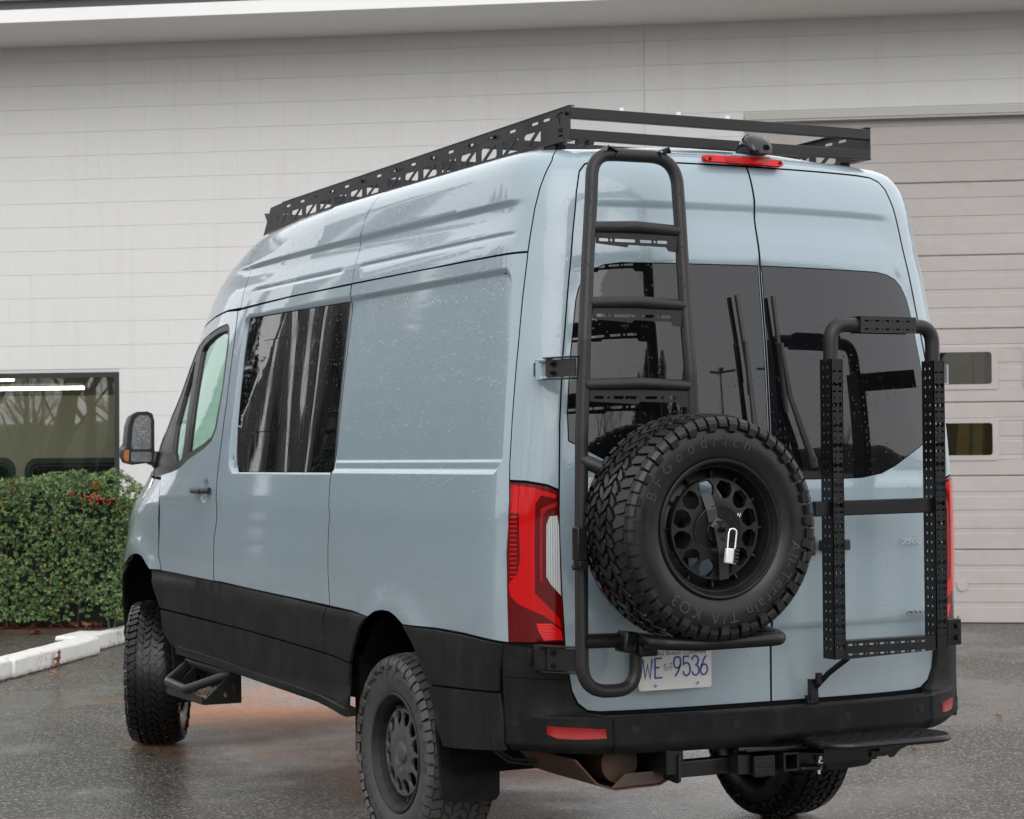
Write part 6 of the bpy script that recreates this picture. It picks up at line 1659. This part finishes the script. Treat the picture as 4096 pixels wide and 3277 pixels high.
# neighbouring sheds mirrored in the side window as upright stripes
def shed(a0, a1, dist, h_, label, m, pipes=()):
    c = [(dist*math.cos(R(a)), 1+dist*math.sin(R(a))) for a in (a0, a1)]; c += [(x*1.35, y*1.35) for x, y in c[::-1]]
    t = thing('neighbour_building', label, 'building', (c[0][0], c[0][1], 0)); m_ = MB(); V = [(x-c[0][0], y-c[0][1], z) for z in (0, h_) for x, y in c]
    m_.add(V, [(0, 1, 5, 4), (1, 2, 6, 5), (2, 3, 7, 6), (3, 0, 4, 7), (4, 5, 6, 7)]); m_.build('wall', m, t, False)
    for a in pipes:
        x, y = (dist-.3)*math.cos(R(a))-c[0][0], 1+(dist-.3)*math.sin(R(a))-c[0][1]; m_ = MB(); m_.cyl((x, y, 0), (x, y, h_), .12, 8); m_.build('downpipe', DARKM, t)
GREYB = mat('grey_render_wall', (.20, .195, .19), .8); GREYD = mat('dark_brick_wall', (.14, .13, .125), .8)
shed(19.3, 21.0, 38, 15, 'light grey shed with two dark downpipes, mirrored in the side window', GREYB, (20.3, 20.55))
shed(17.4, 18.7, 38, 15, 'darker brown shed beyond a gap, mirrored in the side window', GREYD)
shed(21.1, 22.0, 41, 12, 'dark brick annexe next to the grey shed, mirrored in the side window', GREYD)
# behind the photographer: mirrored in the rear doors
for i, (x, y) in enumerate([(-44, -16), (-47, -19), (-52, -17), (-41, -13), (-55, -24), (-46, -10), (-38, -9.5)]):
    put_con(x, y, i % 2, rng.uniform(.75, 1.0), 'dark evergreen behind the photographer, mirrored in the rear door glass')
for i, (x, y, k, s) in enumerate([(-30, -2, 0, 1.), (-36, 6, 1, .9), (-28, 14, 0, 1.1), (-60, -42, 1, 1.2), (-48, -44, 0, 1.1), (-22, 22, 1, 1.), (-10, 30, 0, 1.1), (2, 34, 1, 1.1), (-34, -38, 0, .9), (10, 36, 0, 1.)]):
    put_bare(x, y, k, s, 'bare winter tree beyond the yard, mirrored in the glass')
for i, (a, b) in enumerate([(-11, -26), (-13.5, -30), (-8.5, -31), (-16, -24), (-10, -36), (-19, -30), (-5.5, -34), (-17, -21), (-20.5, -26), (-23, -30), (-25, -25), (-28, -33)]):
    x, y, _ = WP(a, b); put_bare(x, y, i % 2, .95+.1*(i % 3), 'bare winter tree facing the workshop, mirrored in its window')
for i in range(13):
    a = -45+i*1.35+rng.uniform(-.5, .5); b = -80+rng.uniform(-9, 9); x, y, _ = WP(a, b); put_bare(x, y, i % 2, .8+.1*(i % 3), 'bare winter tree far behind the photographer, mirrored in the workshop window')
# lamp post
lp = thing('lamp_post', 'tall car park lamp post with four heads, mirrored in the rear glass', 'lamp', (-52, -27, 0))
m_ = MB(); m_.cyl((0, 0, 0), (0, 0, 11.5), .12, 10, .07); m_.build('pole', DARKM, lp)
for k in range(4):
    a = math.pi/2*k+.4; m_ = MB(); m_.bar((.15*math.cos(a), .15*math.sin(a), 11.5), (1.3*math.cos(a), 1.3*math.sin(a), 11.62), .42, .14); m_.build('lamp_head', DARKM, lp, False, .03)
# low hills and far woodland ring
V = []; F = []; n = 180
for i in range(n):
    a = 2*math.pi*i/n; h1 = 3.2+1.4*math.sin(a*5+1)+.8*math.sin(a*13)+.5*math.sin(a*37+2); V += [(135*math.cos(a), 135*math.sin(a), -1), (138*math.cos(a), 138*math.sin(a), h1), (170*math.cos(a), 170*math.sin(a), h1*1.3+2)]
for i in range(n):
    j = (i+1) % n; F += [(3*i, 3*j, 3*j+1, 3*i+1), (3*i+1, 3*j+1, 3*j+2, 3*i+2)]
tag(link('hills', mesh('hills', V, F, True), noisy('woodland_slope', (.03, .04, .028), (.055, .06, .045), .15, .9)), kind='structure')
for m__ in list(bpy.data.meshes):
    if m__.users == 0: bpy.data.meshes.remove(m__)
